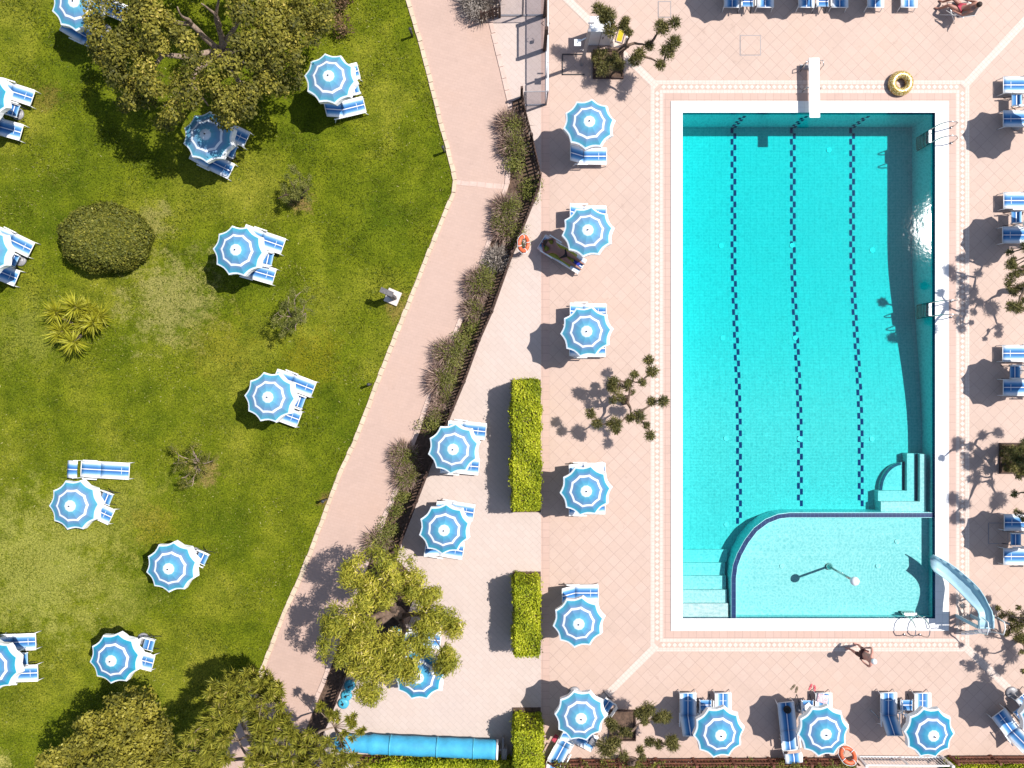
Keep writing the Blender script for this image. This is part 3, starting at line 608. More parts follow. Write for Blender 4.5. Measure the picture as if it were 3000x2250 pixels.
# ------------------------------------------------------------------ loungers and folding chairs
def bed_patch(xs, zs, w, sag, nseg=6):
    vs = []; k = nseg + 1
    for x, z in zip(xs, zs):
        for j in range(k):
            t = 2 * j / nseg - 1; vs.append((x, t * w, z - sag * (1 - t * t)))
    return vs, [(i * k + j, (i + 1) * k + j, (i + 1) * k + j + 1, i * k + j + 1) for i in range(len(xs) - 1) for j in range(nseg)]
def make_lounger(flat):
    root = empty('sun_lounger', (0, 0, 0), 0, 'x', 'sun lounger')
    hx = -0.92 if flat else -0.55; hz = 0.35 if flat else 0.86; ft = 0.92 if flat else 0.86
    hinge = -0.15 if flat else 0.0
    v, f = bed_patch(np.linspace(hinge, ft, 7), [0.36] * 7, 0.295, 0.035); mb = MB(); mb.add(v, f, True); mb.build('seat_canvas', M['fabric'], root, solid=0.014)
    v, f = bed_patch(np.linspace(hx, hinge - .01, 6), np.linspace(hz, 0.36, 6), 0.29, 0.035); mb = MB(); mb.add(v, f, True); mb.build('backrest', M['fabric'], root, solid=0.014)
    mb = MB()
    for s_ in (-1, 1):
        mb.tube([(hinge - .35 if not flat else hx, s_ * .312, .345), (ft + .02, s_ * .312, .345)], 0.017, 7)
        mb.tube([(hinge, s_ * .30, .355), (hx, s_ * .30, hz + .005)], 0.015, 7)
    mb.tube([(ft + .02, -.312, .345), (ft + .02, .312, .345)], 0.017, 7); mb.tube([(hx, -.30, hz), (hx, .30, hz)], 0.015, 7)
    mb.build('frame', M['white_metal'], root)
    mb = MB(); mb.box((ft - .28, 0, .337), (.012, .56, .006)); mb.build('cross_seam', M['white'], root)
    for sx in (hinge - .33, ft - .05):
        for s_ in (-1, 1): MB().tube([(sx + (.10 if sx > .3 else -.1), s_ * .312, 0.0), (sx, s_ * .312, .34)], 0.016, 7).build('leg', M['white_metal'], root)
    for s_ in (-1, 1):
        a0, a1 = (-.78, -.22) if flat else (-.36, .16)
        mb = MB(); mb.box(((a0 + a1) / 2, s_ * .352, .50), (a1 - a0, .045, .022)); mb.tube([(a1 - .05, s_ * .345, .34), (a1 - .05, s_ * .345, .49)], .012, 6); mb.build('armrest', M['white_metal'], root)
    if flat:
        v, f = bed_patch(np.linspace(-1.30, -0.91, 4), [0.60, 0.645, 0.655, 0.62], 0.335, -0.02); mb = MB(); mb.add(v, f, True); mb.build('sunshade', M['fabric'], root, solid=0.010)
        mb = MB()
        for s_ in (-1, 1): mb.tube([(-.80, s_ * .325, .35), (-1.08, s_ * .345, .65)], .011, 6)
        mb.build('sunshade_bracket', M['white_metal'], root)
    return root
def make_chair():
    root = empty('folding_chair', (0, 0, 0), 0, 'x', 'chair')
    v, f = bed_patch(np.linspace(-.20, .20, 5), [.44, .425, .42, .425, .44], .22, 0.0); mb = MB(); mb.add(v, f, True); mb.build('seat', M['fabric_seat'], root, solid=0.012)
    mb = MB(); mb.add([(-.245, -.24, .66), (-.245, .24, .66), (-.275, .24, .86), (-.275, -.24, .86)], [(0, 1, 2, 3)]); mb.build('backrest', M['white'], root, solid=.012)
    mb = MB()
    for s_ in (-1, 1): mb.tube([(-.22, s_ * .25, .44), (-.28, s_ * .25, .88)], .013, 6); mb.tube([(-.23, s_ * .23, .44), (.23, s_ * .23, .44)], .013, 6)
    mb.build('frame', M['white_metal'], root)
    for s_ in (-1, 1):
        mb = MB(); mb.box((0, s_ * .26, .63), (.50, .045, .02)); mb.tube([(.2, s_ * .26, .44), (.22, s_ * .26, .62)], .011, 6); mb.build('armrest', M['white_metal'], root)
        for q in (-1, 1): MB().tube([(q * .27, s_ * .25, .01), (-q * .22, s_ * .24, .43)], .013, 6).build('leg', M['dark'], root)
    return root
FL, RA, CH = make_lounger(True), make_lounger(False), make_chair()
for p in (FL, RA, CH): p.location = (0, 0, -50)
used = {}
GL, GD, GT, GC = 'loungers on the lawn', 'loungers on the pool deck', 'loungers on the pale terrace', 'folding chairs between loungers'
def place(proto, key, px, py, ang, label, group, cat_h, fx):
    a = math.radians(ang); p = W(px, py, cat_h); o = proto if key not in used else copy_tree(proto); used[key] = 1
    o.location = (p.x - math.cos(a) * fx, p.y - math.sin(a) * fx, 0.0); o.rotation_euler = (0, 0, a); o['label'] = label; o['group'] = group; return o
def raised(px, py, ang, label, group): return place(RA, 'r', px, py, ang, 'blue striped lounger ' + label, group, .36, .88)
def flat(px, py, ang, label, group): return place(FL, 'f', px, py, ang, 'blue striped lounger ' + label, group, .36, .94)
def chair(px, py, ang, label): return place(CH, 'c', px, py, ang, 'small folding chair with blue striped seat ' + label, GC, .44, 0)
raised(304, 132, -26, 'half in shade below the parasol in the top left corner', GL)
raised(368, 40, -22, 'almost hidden by leaves at the left edge of the big tree', GL)
raised(1067, 305, 14, 'sticking out below the parasol right of the big tree', GL)
raised(1050, 206, 14, 'peeking out right of the parasol beside the big tree, upper one', GL)
raised(723, 409, -25, 'in full shade right of the shaded parasol', GL)
raised(677, 502, -26, 'half shaded below the shaded parasol under the big tree', GL)
raised(829, 722, -19, 'upper one of the pair right of the parasol beside the round bush', GL)
raised(803, 811, -16, 'lower one of the pair right of the parasol beside the round bush', GL)
raised(918, 1142, -21, 'upper one right of the parasol below the stone pedestal', GL)
raised(876, 1230, -20, 'lower one under the parasol below the stone pedestal', GL)
flat(378, 1381, -3, 'lying flat in full sun with a sunshade over its head end', GL)
raised(326, 1516, -25, 'foot peeking out right of the parasol below the flat sunlit lounger', GL)
raised(448, 1944, -14, 'peeking out right of the parasol above the bottom left trees', GL)
raised(104, 1880, 2, 'upper one at the left edge low on the lawn', GL)
raised(110, 1972, 2, 'lower one at the left edge low on the lawn', GL)
raised(95, 287, -18, 'upper one at the left edge beside the tree shadow', GL)
raised(62, 388, -15, 'lower one at the left edge beside the tree shadow', GL)
raised(91, 732, -26, 'upper one at the left edge left of the round bush', GL)
raised(49, 816, -22, 'lower one at the left edge left of the round bush', GL)
raised(1777, 457, 0, 'below the topmost parasol left of the pool', GD)
raised(1776, 627, 0, 'mostly hidden above the sunbather under the same parasol', GD)
bather_bed = flat(1706, 782, -32, 'turned askew in parasol shade with a sunbather lying on it', GD)
for ch in list(bather_bed.children):
    if ch.name.startswith('sunshade'):
        for g in list(ch.children_recursive) + [ch]: bpy.data.objects.remove(g)
raised(1776, 914, 0, 'upper one hidden under the parasol above the cloud pruned tree', GD)
raised(1774, 1021, 0, 'lower one hidden under the parasol above the cloud pruned tree', GD)
raised(1773, 1381, 0, 'upper one under the parasol beside the long hedge', GD)
raised(1773, 1482, 0, 'lower one under the parasol beside the long hedge', GD)
raised(1753, 1738, 0, 'sunlit above the parasol beside the pool steps and short hedge', GD)
flat(1690, 2115, 62, 'with its sunshade down left, under the parasol in the lower left corner', GD)
raised(1742, 2182, -28, 'foot poking out below the parasol in the lower left corner', GD)
raised(2016, 2031, 90, 'shaded one left of the first parasol in the bottom row', GD)
raised(2119, 2031, 90, 'sunlit one above the first parasol in the bottom row', GD)
flat(2302, 2058, 96, 'long and flat with a black bag at its foot', GD)
raised(2414, 2031, 90, 'with a pink towel on its foot end', GD)
raised(2604, 2030, 90, 'shaded one left of the parasol by the white gate', GD)
raised(2704, 2031, 90, 'sunlit one above the parasol by the white gate', GD)
raised(2926, 2089, 127, 'dark blue one turned askew near the bottom right corner', GD)
raised(2995, 2037, 127, 'cut by the right edge near the bottom right corner', GD)
raised(2940, 248, 180, 'upper one of the pair right of the upper pool ladder', GD)
raised(2940, 347, 180, 'lower one of the pair right of the upper pool ladder', GD)
raised(2941, 587, 180, 'upper one right of the pool above the pruned tree', GD)
raised(2938, 688, 180, 'lower one right of the pool just above the pruned tree', GD)
raised(2938, 1035, 180, 'upper one right of the pool between the two pruned trees', GD)
raised(2940, 1135, 180, 'lower one right of the pool between the two pruned trees', GD)
raised(2943, 1531, 180, 'upper one right of the wading pool', GD)
raised(2941, 1631, 180, 'lower one right of the wading pool', GD)
for px, lab in ((2146, 'first from the left along the top edge'), (2243, 'second from the left along the top edge'), (2364, 'third from the left along the top edge'), (2461, 'fourth from the left along the top edge'), (2566, 'fifth from the left along the top edge'), (2664, 'last on the right along the top edge')):
    raised(px, 21, -90, lab, GD)
raised(1423, 1265, -6, 'upper one at the parasol against the picket fence', GT)
raised(1403, 1368, -5, 'lower one at the parasol against the picket fence', GT)
raised(1388, 1503, -9, 'upper one at the parasol left of the long hedge end', GT)
raised(1357, 1616, -9, 'lower one at the parasol left of the long hedge end', GT)
raised(1298, 2000, -6, 'peeking out right of the parasol under the feathery tree', GT)
raised(1290, 1878, -6, 'partly seen through the leaves of the feathery tree', GT)
for px, py, an, lab in ((784, 758, -12, 'right of the parasol beside the round bush'), (1037, 261, 14, 'right of the parasol beside the big tree'), (675, 441, -25, 'in the shade of the big tree'),
    (876, 1176, -20, 'right of the parasol below the stone pedestal'), (312, 1459, -22, 'below the flat sunlit lounger'), (592, 1634, -25, 'alone right of the parasol below the bare sapling'),
    (436, 1887, -15, 'by the parasol above the bottom left trees'), (66, 1930, 2, 'at the left edge low on the lawn'), (39, 322, -17, 'at the left edge beside the tree shadow'),
    (37, 760, -24, 'at the left edge left of the round bush'), (2067, 2066, 90, 'between the loungers of the first bottom parasol'), (2365, 2067, 90, 'heaped with grey things between bottom loungers'),
    (2656, 2066, 90, 'between the loungers by the white gate'), (2992, 2088, 127, 'at the right edge between the askew loungers'), (2979, 294, 180, 'right of the upper pool ladder'),
    (2978, 636, 180, 'at the right edge above the pruned tree'), (2974, 1090, 180, 'at the right edge between the pruned trees'), (2976, 1580, 180, 'at the right edge by the wading pool'),
    (2189, 4, -90, 'between the first two loungers along the top edge'), (2410, 4, -90, 'between the middle loungers along the top edge'), (1777, 2066, 145, 'beside the square soil bed in the lower left')):
    chair(px, py, an, lab)

# ------------------------------------------------------------------ fences, glass screen, gate
def picket_fence(name, line, h, step, pw, m, label, cat, post_every=1, lean=0.0):
    pts = [W(*p).xy for p in line]; root = empty(name, (pts[0].x, pts[0].y, 0), 0, label, cat); o0 = Vector((pts[0].x, pts[0].y))
    for a, b in zip(pts, pts[1:]):
        L_ = (b - a).length; t = (b - a).normalized(); an = math.atan2(t.y, t.x); k = max(1, int(L_ / step)); mb = MB(); a_, b_ = a - o0, b - o0
        for i in range(k):
            c = a_.lerp(b_, (i + .5) / k); hh = h * R.uniform(.93, 1.03)
            mb.box((c.x, c.y, .05 + hh / 2), (pw * R.uniform(.85, 1.1), .022, hh), an + R.uniform(-.06, .06), 0, R.uniform(-.03, .03))
        n_ = Vector((-t.y, t.x)) * .028
        for z in (h * .3, h * .78):
            c = (a_ + b_) / 2 + n_; mb.box((c.x, c.y, z), (L_ - .10, .03, .06), an)
        mb.build('picket_panel', m, root)
        MB().box((a_.x, a_.y, (h + .1) / 2), (.09, .09, h + .1), an).build('post', m, root)
    return root
picket_fence('picket_fence', fence_line, 0.95, 0.135, 0.075, M['wood'], 'dark wooden picket fence running askew between the path and the pale terrace', 'fence')
picket_fence('picket_fence', [(1595, 2223), (1700, 2222), (1810, 2222), (1920, 2221), (2030, 2221), (2140, 2220), (2250, 2220), (2360, 2219), (2500, 2219)], 0.62, 0.115, 0.085, M['redwood'], 'red brown slatted fence along the bottom left of the white gate', 'fence')
picket_fence('picket_fence', [(2780, 2214), (2900, 2213), (3040, 2213), (3300, 2213)], 0.62, 0.115, 0.085, M['redwood'], 'red brown slatted fence in the bottom right corner', 'fence')
picket_fence('picket_fence', [(1010, 2208), (1120, 2213), (1240, 2217), (1360, 2220), (1480, 2223)], 0.55, 0.125, 0.10, M['redwood'], 'dark red slatted fence behind the blue pool cover roll', 'fence')
# short rail by the lavender at the top
picket_fence('rail_fence', [(1412, 66), (1444, 54), (1464, 50), (1466, 0), (1466, -120)], 0.8, 0.16, 0.08, M['wood'], 'dark wooden fence corner beside the silvery shrub at the top', 'fence')
def glass_screen():
    o0 = W(1601, 150); root = empty('glass_screen', (o0.x, o0.y, 0), 0, 'smoked glass windbreak with white top rail along the upper deck edge', 'windbreak')
    h = 1.35; mb = MB()
    def loc(px, py): q = W(px, py); return Vector((q.x - o0.x, q.y - o0.y))
    runs = [((1601, -80), (1601, 40)), ((1601, 48), (1601, 142)), ((1601, 150), (1601, 226)), ((1601, 228), (1601, 304)), ((1600, 307), (1535, 309)), ((1598, 45), (1532, 46)), ((1530, 46), (1466, 46))]
    for k, (a, b) in enumerate(runs):
        p, q = loc(*a), loc(*b); c = (p + q) / 2; t = q - p; an = math.atan2(t.y, t.x)
        MB().box((c.x, c.y, .06 + h / 2), (t.length - .03, .012, h)  , an).build('glass_pane', M['glass'], root)
        m = M['white_metal'] if k < 4 else M['grey_metal']
        MB().box((c.x, c.y, h + .08), (t.length, .045 if k < 4 else .025, .03), an).build('top_rail', m, root)
        MB().box((c.x, c.y, .03), (t.length, .06, .05), an).build('bottom_rail', m, root)
        for e in (p, q): MB().box((e.x, e.y, (h + .05) / 2), (.045, .045, h + .05), an).build('post', m, root)
    return root
glass_screen()
def portal():
    a, b = W(1597, 48), W(1597, 146); root = empty('gate_portal', (a.x, a.y, 0), 0, 'tall dark gate frame set in the glass windbreak', 'gate')
    L_ = (b - a).length
    for y in (0, -L_): MB().box((-.02, y, .95), (.13, .13, 1.9), 0).build('post', M['wood'], root, bevel=.01)
    MB().box((-.02, -L_ / 2, 1.86), (.05, L_, .06)).build('top_rail', M['wood'], root)
    MB().box((-.03, -L_ * .5, .95), (.012, L_ - .16, 1.7)).build('glass_pane', M['glass'], root)
    mb = MB(); mb.tube([(.05, -L_ * .62, 1.0), (.14, -L_ * .56, 1.0), (.05, -L_ * .5, 1.0)], .012, 6); mb.tube([(-.09, -L_ * .62, 1.0), (-.2, -L_ * .56, 1.0), (-.09, -L_ * .5, 1.0)], .012, 6); mb.build('handle', M['dark'], root)
    MB().box((.05, -L_ * .62, 1.02), (.09, .12, .16)).build('lock_box', M['white'], root, bevel=.01)
portal()
def white_gate():
    a, b = W(2514, 2213), W(2752, 2215); root = empty('metal_gate', (a.x, a.y, 0), math.atan2(b.y - a.y, b.x - a.x), 'white barred metal gate on the bottom edge between the slatted fences', 'gate')
    L_ = (b - a).length; h = .78; mb = MB()
    for z in (.10, h): mb.box((L_ / 2, 0, z), (L_, .05, .045))
    for x in (L_ / 2,): mb.box((x, 0, h / 2 + .05), (.04, .04, h - .1))
    mb.build('frame', M['white_metal'], root)
    mb = MB(); n = int(L_ / .125)
    for i in range(1, n): mb.box((L_ * i / n, 0, h / 2 + .05), (.018, .018, h - .1))
    mb.build('bars', M['white_metal'], root)
    for x in (-.06, L_ + .06): MB().box((x, 0, .45), (.10, .10, .9)).build('post', M['white_metal'], root, bevel=.008)
    MB().box((L_ * .35, .04, .5), (.14, .03, .05)).build('latch', M['grey_metal'], root)
white_gate()

# ------------------------------------------------------------------ pool furniture
def diving_board():
    p = W(2385.5, 256, .5); root = empty('diving_board', (p.x, p.y, 0), 0.012, 'white diving board reaching over the top edge of the pool', 'diving board')
    MB().box((0, -.02, .50), (.41, 2.30, .055)).build('board', M['white'], root, bevel=.015)
    for y in (.98, .0):
        mb = MB(); mb.tube([(-.29, y, .03), (-.30, y, .40), (-.20, y + .02, .47), (.20, y + .02, .47), (.30, y, .40), (.29, y, .03)], .02, 8); mb.build('support', M['chrome'], root)
    for s_ in (-1, 1):
        mb = MB(); mb.tube([(s_ * .22, 1.02, .52), (s_ * .30, .98, .62), (s_ * .36, .84, .55), (s_ * .36, .80, .02)], .018, 7); mb.build('handrail', M['chrome'], root)
    MB().box((0, .98, .02), (.72, .2, .03)).build('base_plate', M['grey_metal'], root)
diving_board()
def pool_ladder(px, py, ang, label):
    p = W(px, py); root = empty('pool_ladder', (p.x, p.y, 0), math.radians(ang), label, 'ladder')      # +x points from the water on to the deck
    for s_ in (-1, 1):
        y = s_ * .27; mb = MB()
        mb.tube([(-.10, y, -1.15), (-.10, y, .35), (-.06, y, .62), (.05, y, .78), (.22, y, .84), (.40, y, .80), (.55, y * 1.1, .62), (.62, y * 1.12, .3), (.63, y * 1.12, .045)], .021, 8)
        mb.build('handrail', M['chrome'], root); MB().lathe([(.05, .045), (.045, .06), (.025, .065)], 12, (.63, y * 1.12, 0)).build('foot_flange', M['chrome'], root)
    for k in range(5):
        MB().box((-.12, 0, -.10 - .24 * k), (.12, .50, .03)).build('tread', M['white_metal'] if k < 1 else M['chrome'], root, bevel=.006)
pool_ladder(2738, 397, 0, 'steel pool ladder at the upper right corner of the deep pool')
pool_ladder(2738, 906, 0, 'steel pool ladder half way down the right side of the deep pool')
pool_ladder(2671, 1811, -90, 'steel ladder with white treads at the bottom of the wading pool')
def ball_lamp():
    p = W(2428, 1659, WADE); root = empty('ball_fountain', (p.x, p.y, WADE), 0, 'white ball on a steel pole standing in the wading pool', 'water spout')
    MB().tube([(0, 0, 0), (0, 0, 2.25)], .045, 10).build('pole', M['chrome'], root)
    MB().lathe([(.02, -.16)] + [(.165 * math.cos(t), .165 * math.sin(t)) for t in np.linspace(-1.4, 1.5, 11)], 18, (0, 0, 2.36)).build('ball', M['white'], root)
    MB().lathe([(.14, 0), (.13, .08), (.08, .16), (.03, .2)], 16).build('foot', M['chrome'], root)
ball_lamp()
def slide():
    out = [(870, 128), (980, 178), (1090, 240), (1215, 325), (1330, 420), (1450, 525), (1560, 640), (1635, 755), (1695, 880), (1738, 960), (1755, 1040), (1755, 1130), (1752, 1215)]
    inn = [(885, 368), (985, 432), (1080, 500), (1170, 580), (1250, 660), (1330, 745), (1400, 820), (1470, 890), (1525, 945), (1550, 1000), (1560, 1060), (1560, 1130), (1560, 1215)]
    hs = [.32, .36, .42, .52, .66, .84, 1.03, 1.22, 1.38, 1.48, 1.52, 1.52, 1.52]
    o0 = W(2875, 1830); root = empty('pool_slide', (o0.x, o0.y, 0), 0, 'pale blue curved water slide at the lower right corner of the pool', 'slide')
    f = lambda p, h: W(2560 + p[0] / 5.027, 1600 + p[1] / 5.027, h) - o0
    vs = []; nn = 9
    for a, b, h in zip(out, inn, hs):
        A, B = f(a, h + .22), f(b, h + .22)
        for j in range(nn):
            t = j / (nn - 1); e = min(t, 1 - t); q = A.lerp(B, .02 + .96 * t if 0 < j < nn - 1 else t); w = max(0, 1 - e / .22); q.z = h + .22 * w ** 1.5; vs.append(q)
    mb = MB(); mb.add(vs, [(i * nn + j, i * nn + j + 1, (i + 1) * nn + j + 1, (i + 1) * nn + j) for i in range(len(hs) - 1) for j in range(nn - 1)], True)
    mb.build('chute', M['slide'], root, solid=.03)
    for side in (out, inn):
        mb = MB(); mb.tube([f(p, h + .225) for p, h in zip(side, hs)], .022, 7); mb.build('rim', M['slide'], root)
    for k in (3, 6, 9):
        c = (f(out[k], 0) + f(inn[k], 0)) / 2; mb = MB(); mb.tube([(c.x, c.y, 0), (c.x, c.y, hs[k] - .02)], .04, 8); mb.build('support', M['grey_metal'], root)
    b0, b1 = f(inn[-1], 1.5), f(out[-1], 1.5); c = (b0 + b1) / 2
    MB().box((c.x, c.y + .25, 1.49), (.60, .50, .05)).build('platform', M['slide'], root, bevel=.015)
    for s_ in (-1, 1): MB().box((c.x + s_ * .29, c.y + .05, .73), (.06, .13, 1.46)).build('support', M['slide'], root, bevel=.01)
    for k in range(5): MB().box((c.x, c.y - .12 - .11 * (4 - k), .28 * (k + 1) - .03), (.46, .13, .03)).build('tread', M['chrome'], root)
    for s_ in (-1, 1):
        x = c.x + s_ * .30; mb = MB(); mb.tube([(x, c.y - .62, 0), (x, c.y - .15, 1.4), (x, c.y - .05, 2.05), (x, c.y + .2, 2.15), (x, c.y + .42, 2.1), (x, c.y + .48, 1.72)], .02, 8); mb.build('handrail', M['white_metal'], root)
slide()
p = W(2640, 243, .2)
o = MB().torus((0, 0, 0), .33, .155).build('swim_ring', M['gold']); o.location = (p.x, p.y, .165); o.rotation_euler = (.05, -.03, 0)
tag(o, 'gold glitter inflatable swim ring lying on the deck above the pool', 'swim ring')
def lifebuoy(px, py, h, rot, label):
    p = W(px, py, h); root = empty('life_ring', p, 0, label, 'life ring'); root.rotation_euler = rot
    MB().torus((0, 0, 0), .27, .075).build('ring', M['orange'], root)
    for k in range(4):
        a = k * math.pi / 2 + .5; m_ = Matrix.Rotation(a, 3, 'Z') @ Matrix.Rotation(math.pi / 2, 3, 'X')
        MB().torus(Matrix.Rotation(a, 3, 'Z') @ Vector((.27, 0, 0)), .088, .012, m_, 16, 6).build('strap', M['white'], root)
    mb = MB(); mb.tube([Vector((.38 * math.cos(t), .38 * math.sin(t), .02 * math.sin(6 * t))) for t in np.linspace(0, 2 * math.pi, 28)[:-1]], .008, 5, closed=True); mb.build('grab_line', M['white'], root)
lifebuoy(1534, 714, .55, (0, math.radians(52), math.radians(-10)), 'orange life ring hanging on the picket fence beside the shrubs')
lifebuoy(2484, 2213, .55, (math.radians(-40), math.radians(12), 0), 'orange life ring on the bottom fence beside the parasol')
def cover_roll():
    a, b = W(985, 2176, .4), W(1452, 2196, .4); t = b - a; root = empty('pool_cover_roll', (a.x, a.y, 0), math.atan2(t.y, t.x), 'rolled up cyan pool cover lying along the bottom edge of the terrace', 'pool cover')
    L_ = t.length; pts = []; rs = []
    for k in range(40):
        x = L_ * k / 39; w = .005 * math.sin(9 * x) ; pts.append((x, w, .40 + w)); rs.append(.355 + .012 * math.sin(5.1 * x + 1) * math.sin(1.3 * x) + R.uniform(-.006, .006) - (.035 if x < 1.35 else 0) + .01 * math.exp(-((x - 1.4) / .15) ** 2))
    MB().tube(pts, rs, 24).build('roll', M['cover'], root)
    v = []; n = 26
    for k in range(n):
        x = 1.35 + (L_ - 1.6) * k / (n - 1); v += [(x, -.30, .25), (x, -.40 - .03 * math.sin(3 * x), .12), (x, -.46 - .05 * math.sin(4.3 * x), .02)]
    mb = MB(); mb.add(v, [(3 * i + j, 3 * i + 3 + j, 3 * i + 4 + j, 3 * i + 1 + j) for i in range(n - 1) for j in range(2)], True); mb.build('loose_flap', M['cover'], root, solid=.01)
    for x in (2.1, 3.9, 5.3):
        mb = MB(); mb.tube([(x - .025, 0, .405), (x + .025, 0, .405)], [.375, .375], 24); mb.build('strap', M['turq'], root)
    mb = MB(); mb.tube([(L_ + .02, 0, .41), (L_ + .10, 0, .41)], [.37, .37], 24); mb.build('end_disc', M['white'], root)
    mb = MB(); mb.box((L_ + .27, .05, .42), (.07, .85, .05)); mb.box((L_ + .27, .35, .2), (.06, .06, .4)); mb.box((L_ + .27, -.3, .2), (.06, .06, .4)); mb.box((L_ + .36, -.12, .35), (.16, .42, .3)); mb.tube([(L_ + .1, 0, .41), (L_ + .3, 0, .41)], .04, 8)
    mb.build('stand', M['grey_metal'], root)
cover_roll()
TB = 'turquoise parasol feet along the fence'
for k, (px, py, lab) in enumerate(((1005, 2063, 'lowest of the turquoise round parasol feet by the fence'), (1014, 2040, 'middle turquoise round parasol foot by the fence'), (1023, 2011, 'turquoise round parasol foot shaded by the feathery tree'), (1160, 1852, 'turquoise round parasol foot seen between the limbs of the feathery tree'))):
    p = W(px, py, .15); root = empty('parasol_foot', (p.x, p.y, 0), R.uniform(0, 3), lab, 'parasol foot', TB)
    MB().lathe([(.20, 0), (.215, .03), (.21, .10), (.16, .135), (.05, .14)], 22).build('tank', M['turq'], root)
    mb = MB(); mb.tube([(0, 0, .12), (0, 0, .28)], .03, 8); mb.box((.09, 0, .143), (.11, .03, .012)); mb.build('clamp', M['dark'], root)

# ------------------------------------------------------------------ shower corner, pedestal, small fittings
def shower():
    p = W(1705, 189); root = empty('outdoor_shower', (p.x, p.y, 0), 0, 'tall grey outdoor shower post with a square white head beside the planter', 'shower')
    MB().box((0, 0, 1.5), (.11, .11, 3.0)).build('post', M['grey_metal'], root, bevel=.01)
    q = W(1692, 125, 2.4) - p; q.z = 2.4
    MB().tube([(0, 0, 2.45), (q.x, q.y, 2.45)], .022, 8).build('arm', M['white_metal'], root)
    MB().box((q.x, q.y, 2.40), (.24, .24, .035)).build('shower_head', M['white'], root, bevel=.006)
    MB().tube([(0, .055, 1.1), (-.12, .12, 1.1), (-.18, .1, 1.05)], .014, 6).build('tap', M['chrome'], root)
    MB().box((.06, .25, 3.0), (.22, .05, .04)).build('cross_bar', M['grey_metal'], root)
    a, b = W(1648, 160) - p, W(1711, 219) - p; mb = MB()
    for (x0, y0, x1, y1) in ((a.x, a.y, a.x, b.y), (a.x, b.y, b.x, b.y), (a.x, a.y, b.x, a.y)):
        mb.box(((x0 + x1) / 2, (y0 + y1) / 2, .035), (abs(x1 - x0) + .03, abs(y1 - y0) + .03, .045))
    mb.build('tray_rim', M['dark'], root)
shower()
def cabinet():
    p = W(1753, 135); root = empty('pump_cabinet', (p.x, p.y, 0), 0, 'large white flat topped pump cabinet beside the planter at the top', 'cabinet')
    MB().box((0, .28, .62), (.86, .52, 1.24)).build('body', M['white'], root, bevel=.015)
    MB().box((0, .28, 1.265), (.92, .58, .05)).build('lid', M['white'], root, bevel=.012)
    MB().box((0, .012, .6), (.02, .012, 1.1)).build('door_gap', M['grey_metal'], root)
    MB().box((.1, .005, .7), (.03, .03, .14)).build('handle', M['dark'], root)
cabinet()
def board():
    p = W(1811, 125); root = empty('notice_board', (p.x, p.y, 0), math.radians(-14), 'small yellow board in a dark frame beside the white cabinet', 'sign')
    MB().box((0, 0, .62), (.20, .40, .02), 0, 0, .5).build('panel', M['yellow'], root)
    mb = MB()
    for s_ in (-1, 1): mb.box((s_ * .14, 0, .62), (.03, .52, .03), 0, 0, .5)
    mb.box((0, .22, .735), (.30, .03, .03)); mb.box((0, -.22, .51), (.30, .03, .03)); mb.build('frame', M['dark'], root)
    for s_ in (-1, 1): MB().box((s_ * .26, -.02, .36), (.07, .07, .72)).build('post', M['white_metal'], root)
board()
def pedestal():
    q = lambda x, y: W(1060 + x / 13.82, 800 + y / 13.82)
    c = (q(1100, 610) + q(1430, 1340)) / 2; e = q(1620, 830) - q(1100, 610); root = empty('stone_pedestal', (c.x, c.y, 0), math.atan2(e.y, e.x), 'grey angular stone pedestal on a pale square slab at the lawn edge', 'pedestal')
    MB().box((0, 0, .05), (e.length, e.length * 1.02, .10)).build('slab', M['pale_stone'], root, bevel=.012)
    mb = MB(); mb.prism([(-.05, -.09), (.10, -.12), (.19, -.02), (.13, .07), (-.05, .10)], .10, 1.35); mb.build('column', M['stone'], root, bevel=.01)
    mb = MB(); mb.box((-.04, .02, 1.40), (.50, .20, .10), 0, .12); mb.build('top', M['stone'], root, bevel=.01)
pedestal()
for (px, py, lab) in ((1302, 446, 'short black bollard light at the kerb near the path bend'), (1088, 1126, 'short black bollard light on the lawn edge below the pedestal'), (957, 1462, 'short black bollard light half way down the kerb'), (1208, 107, 'short black bollard light on the lawn edge at the top')):
    p = W(px, py); root = empty('bollard_light', (p.x, p.y, 0), 0, lab, 'bollard light', 'bollard lights along the lawn edge')
    MB().tube([(0, 0, 0), (0, 0, .62)], .045, 10).build('post', M['dark'], root); MB().lathe([(.06, .62), (.065, .68), (.05, .70), (.02, .705)], 12).build('cap', M['dark'], root)
for (x0, y0, x1, y1, lab) in ((1928, 5, 1965, 51, 'small rectangular hatch cover in the deck above the pool'), (2168, 104, 2228, 162, 'large square hatch cover in the deck left of the diving board'), (2895, 1532, 2952, 1592, 'square hatch cover shaded by a parasol right of the wading pool')):
    a, b = W(x0, y0), W(x1, y1); root = empty('hatch_cover', ((a.x + b.x) / 2, (a.y + b.y) / 2, .012), 0, lab, 'hatch cover', 'hatch covers in the deck'); w, h = b.x - a.x, a.y - b.y
    MB().box((0, 0, .006), (w - .04, h - .04, .008)).build('lid', M['deck'], root)
    mb = MB()
    for s_ in (-1, 1): mb.box((s_ * w / 2, 0, .004), (.022, h + .02, .006)); mb.box((0, s_ * h / 2, .004), (w - .024, .022, .006))
    mb.build('rim', M['grey_metal'], root)

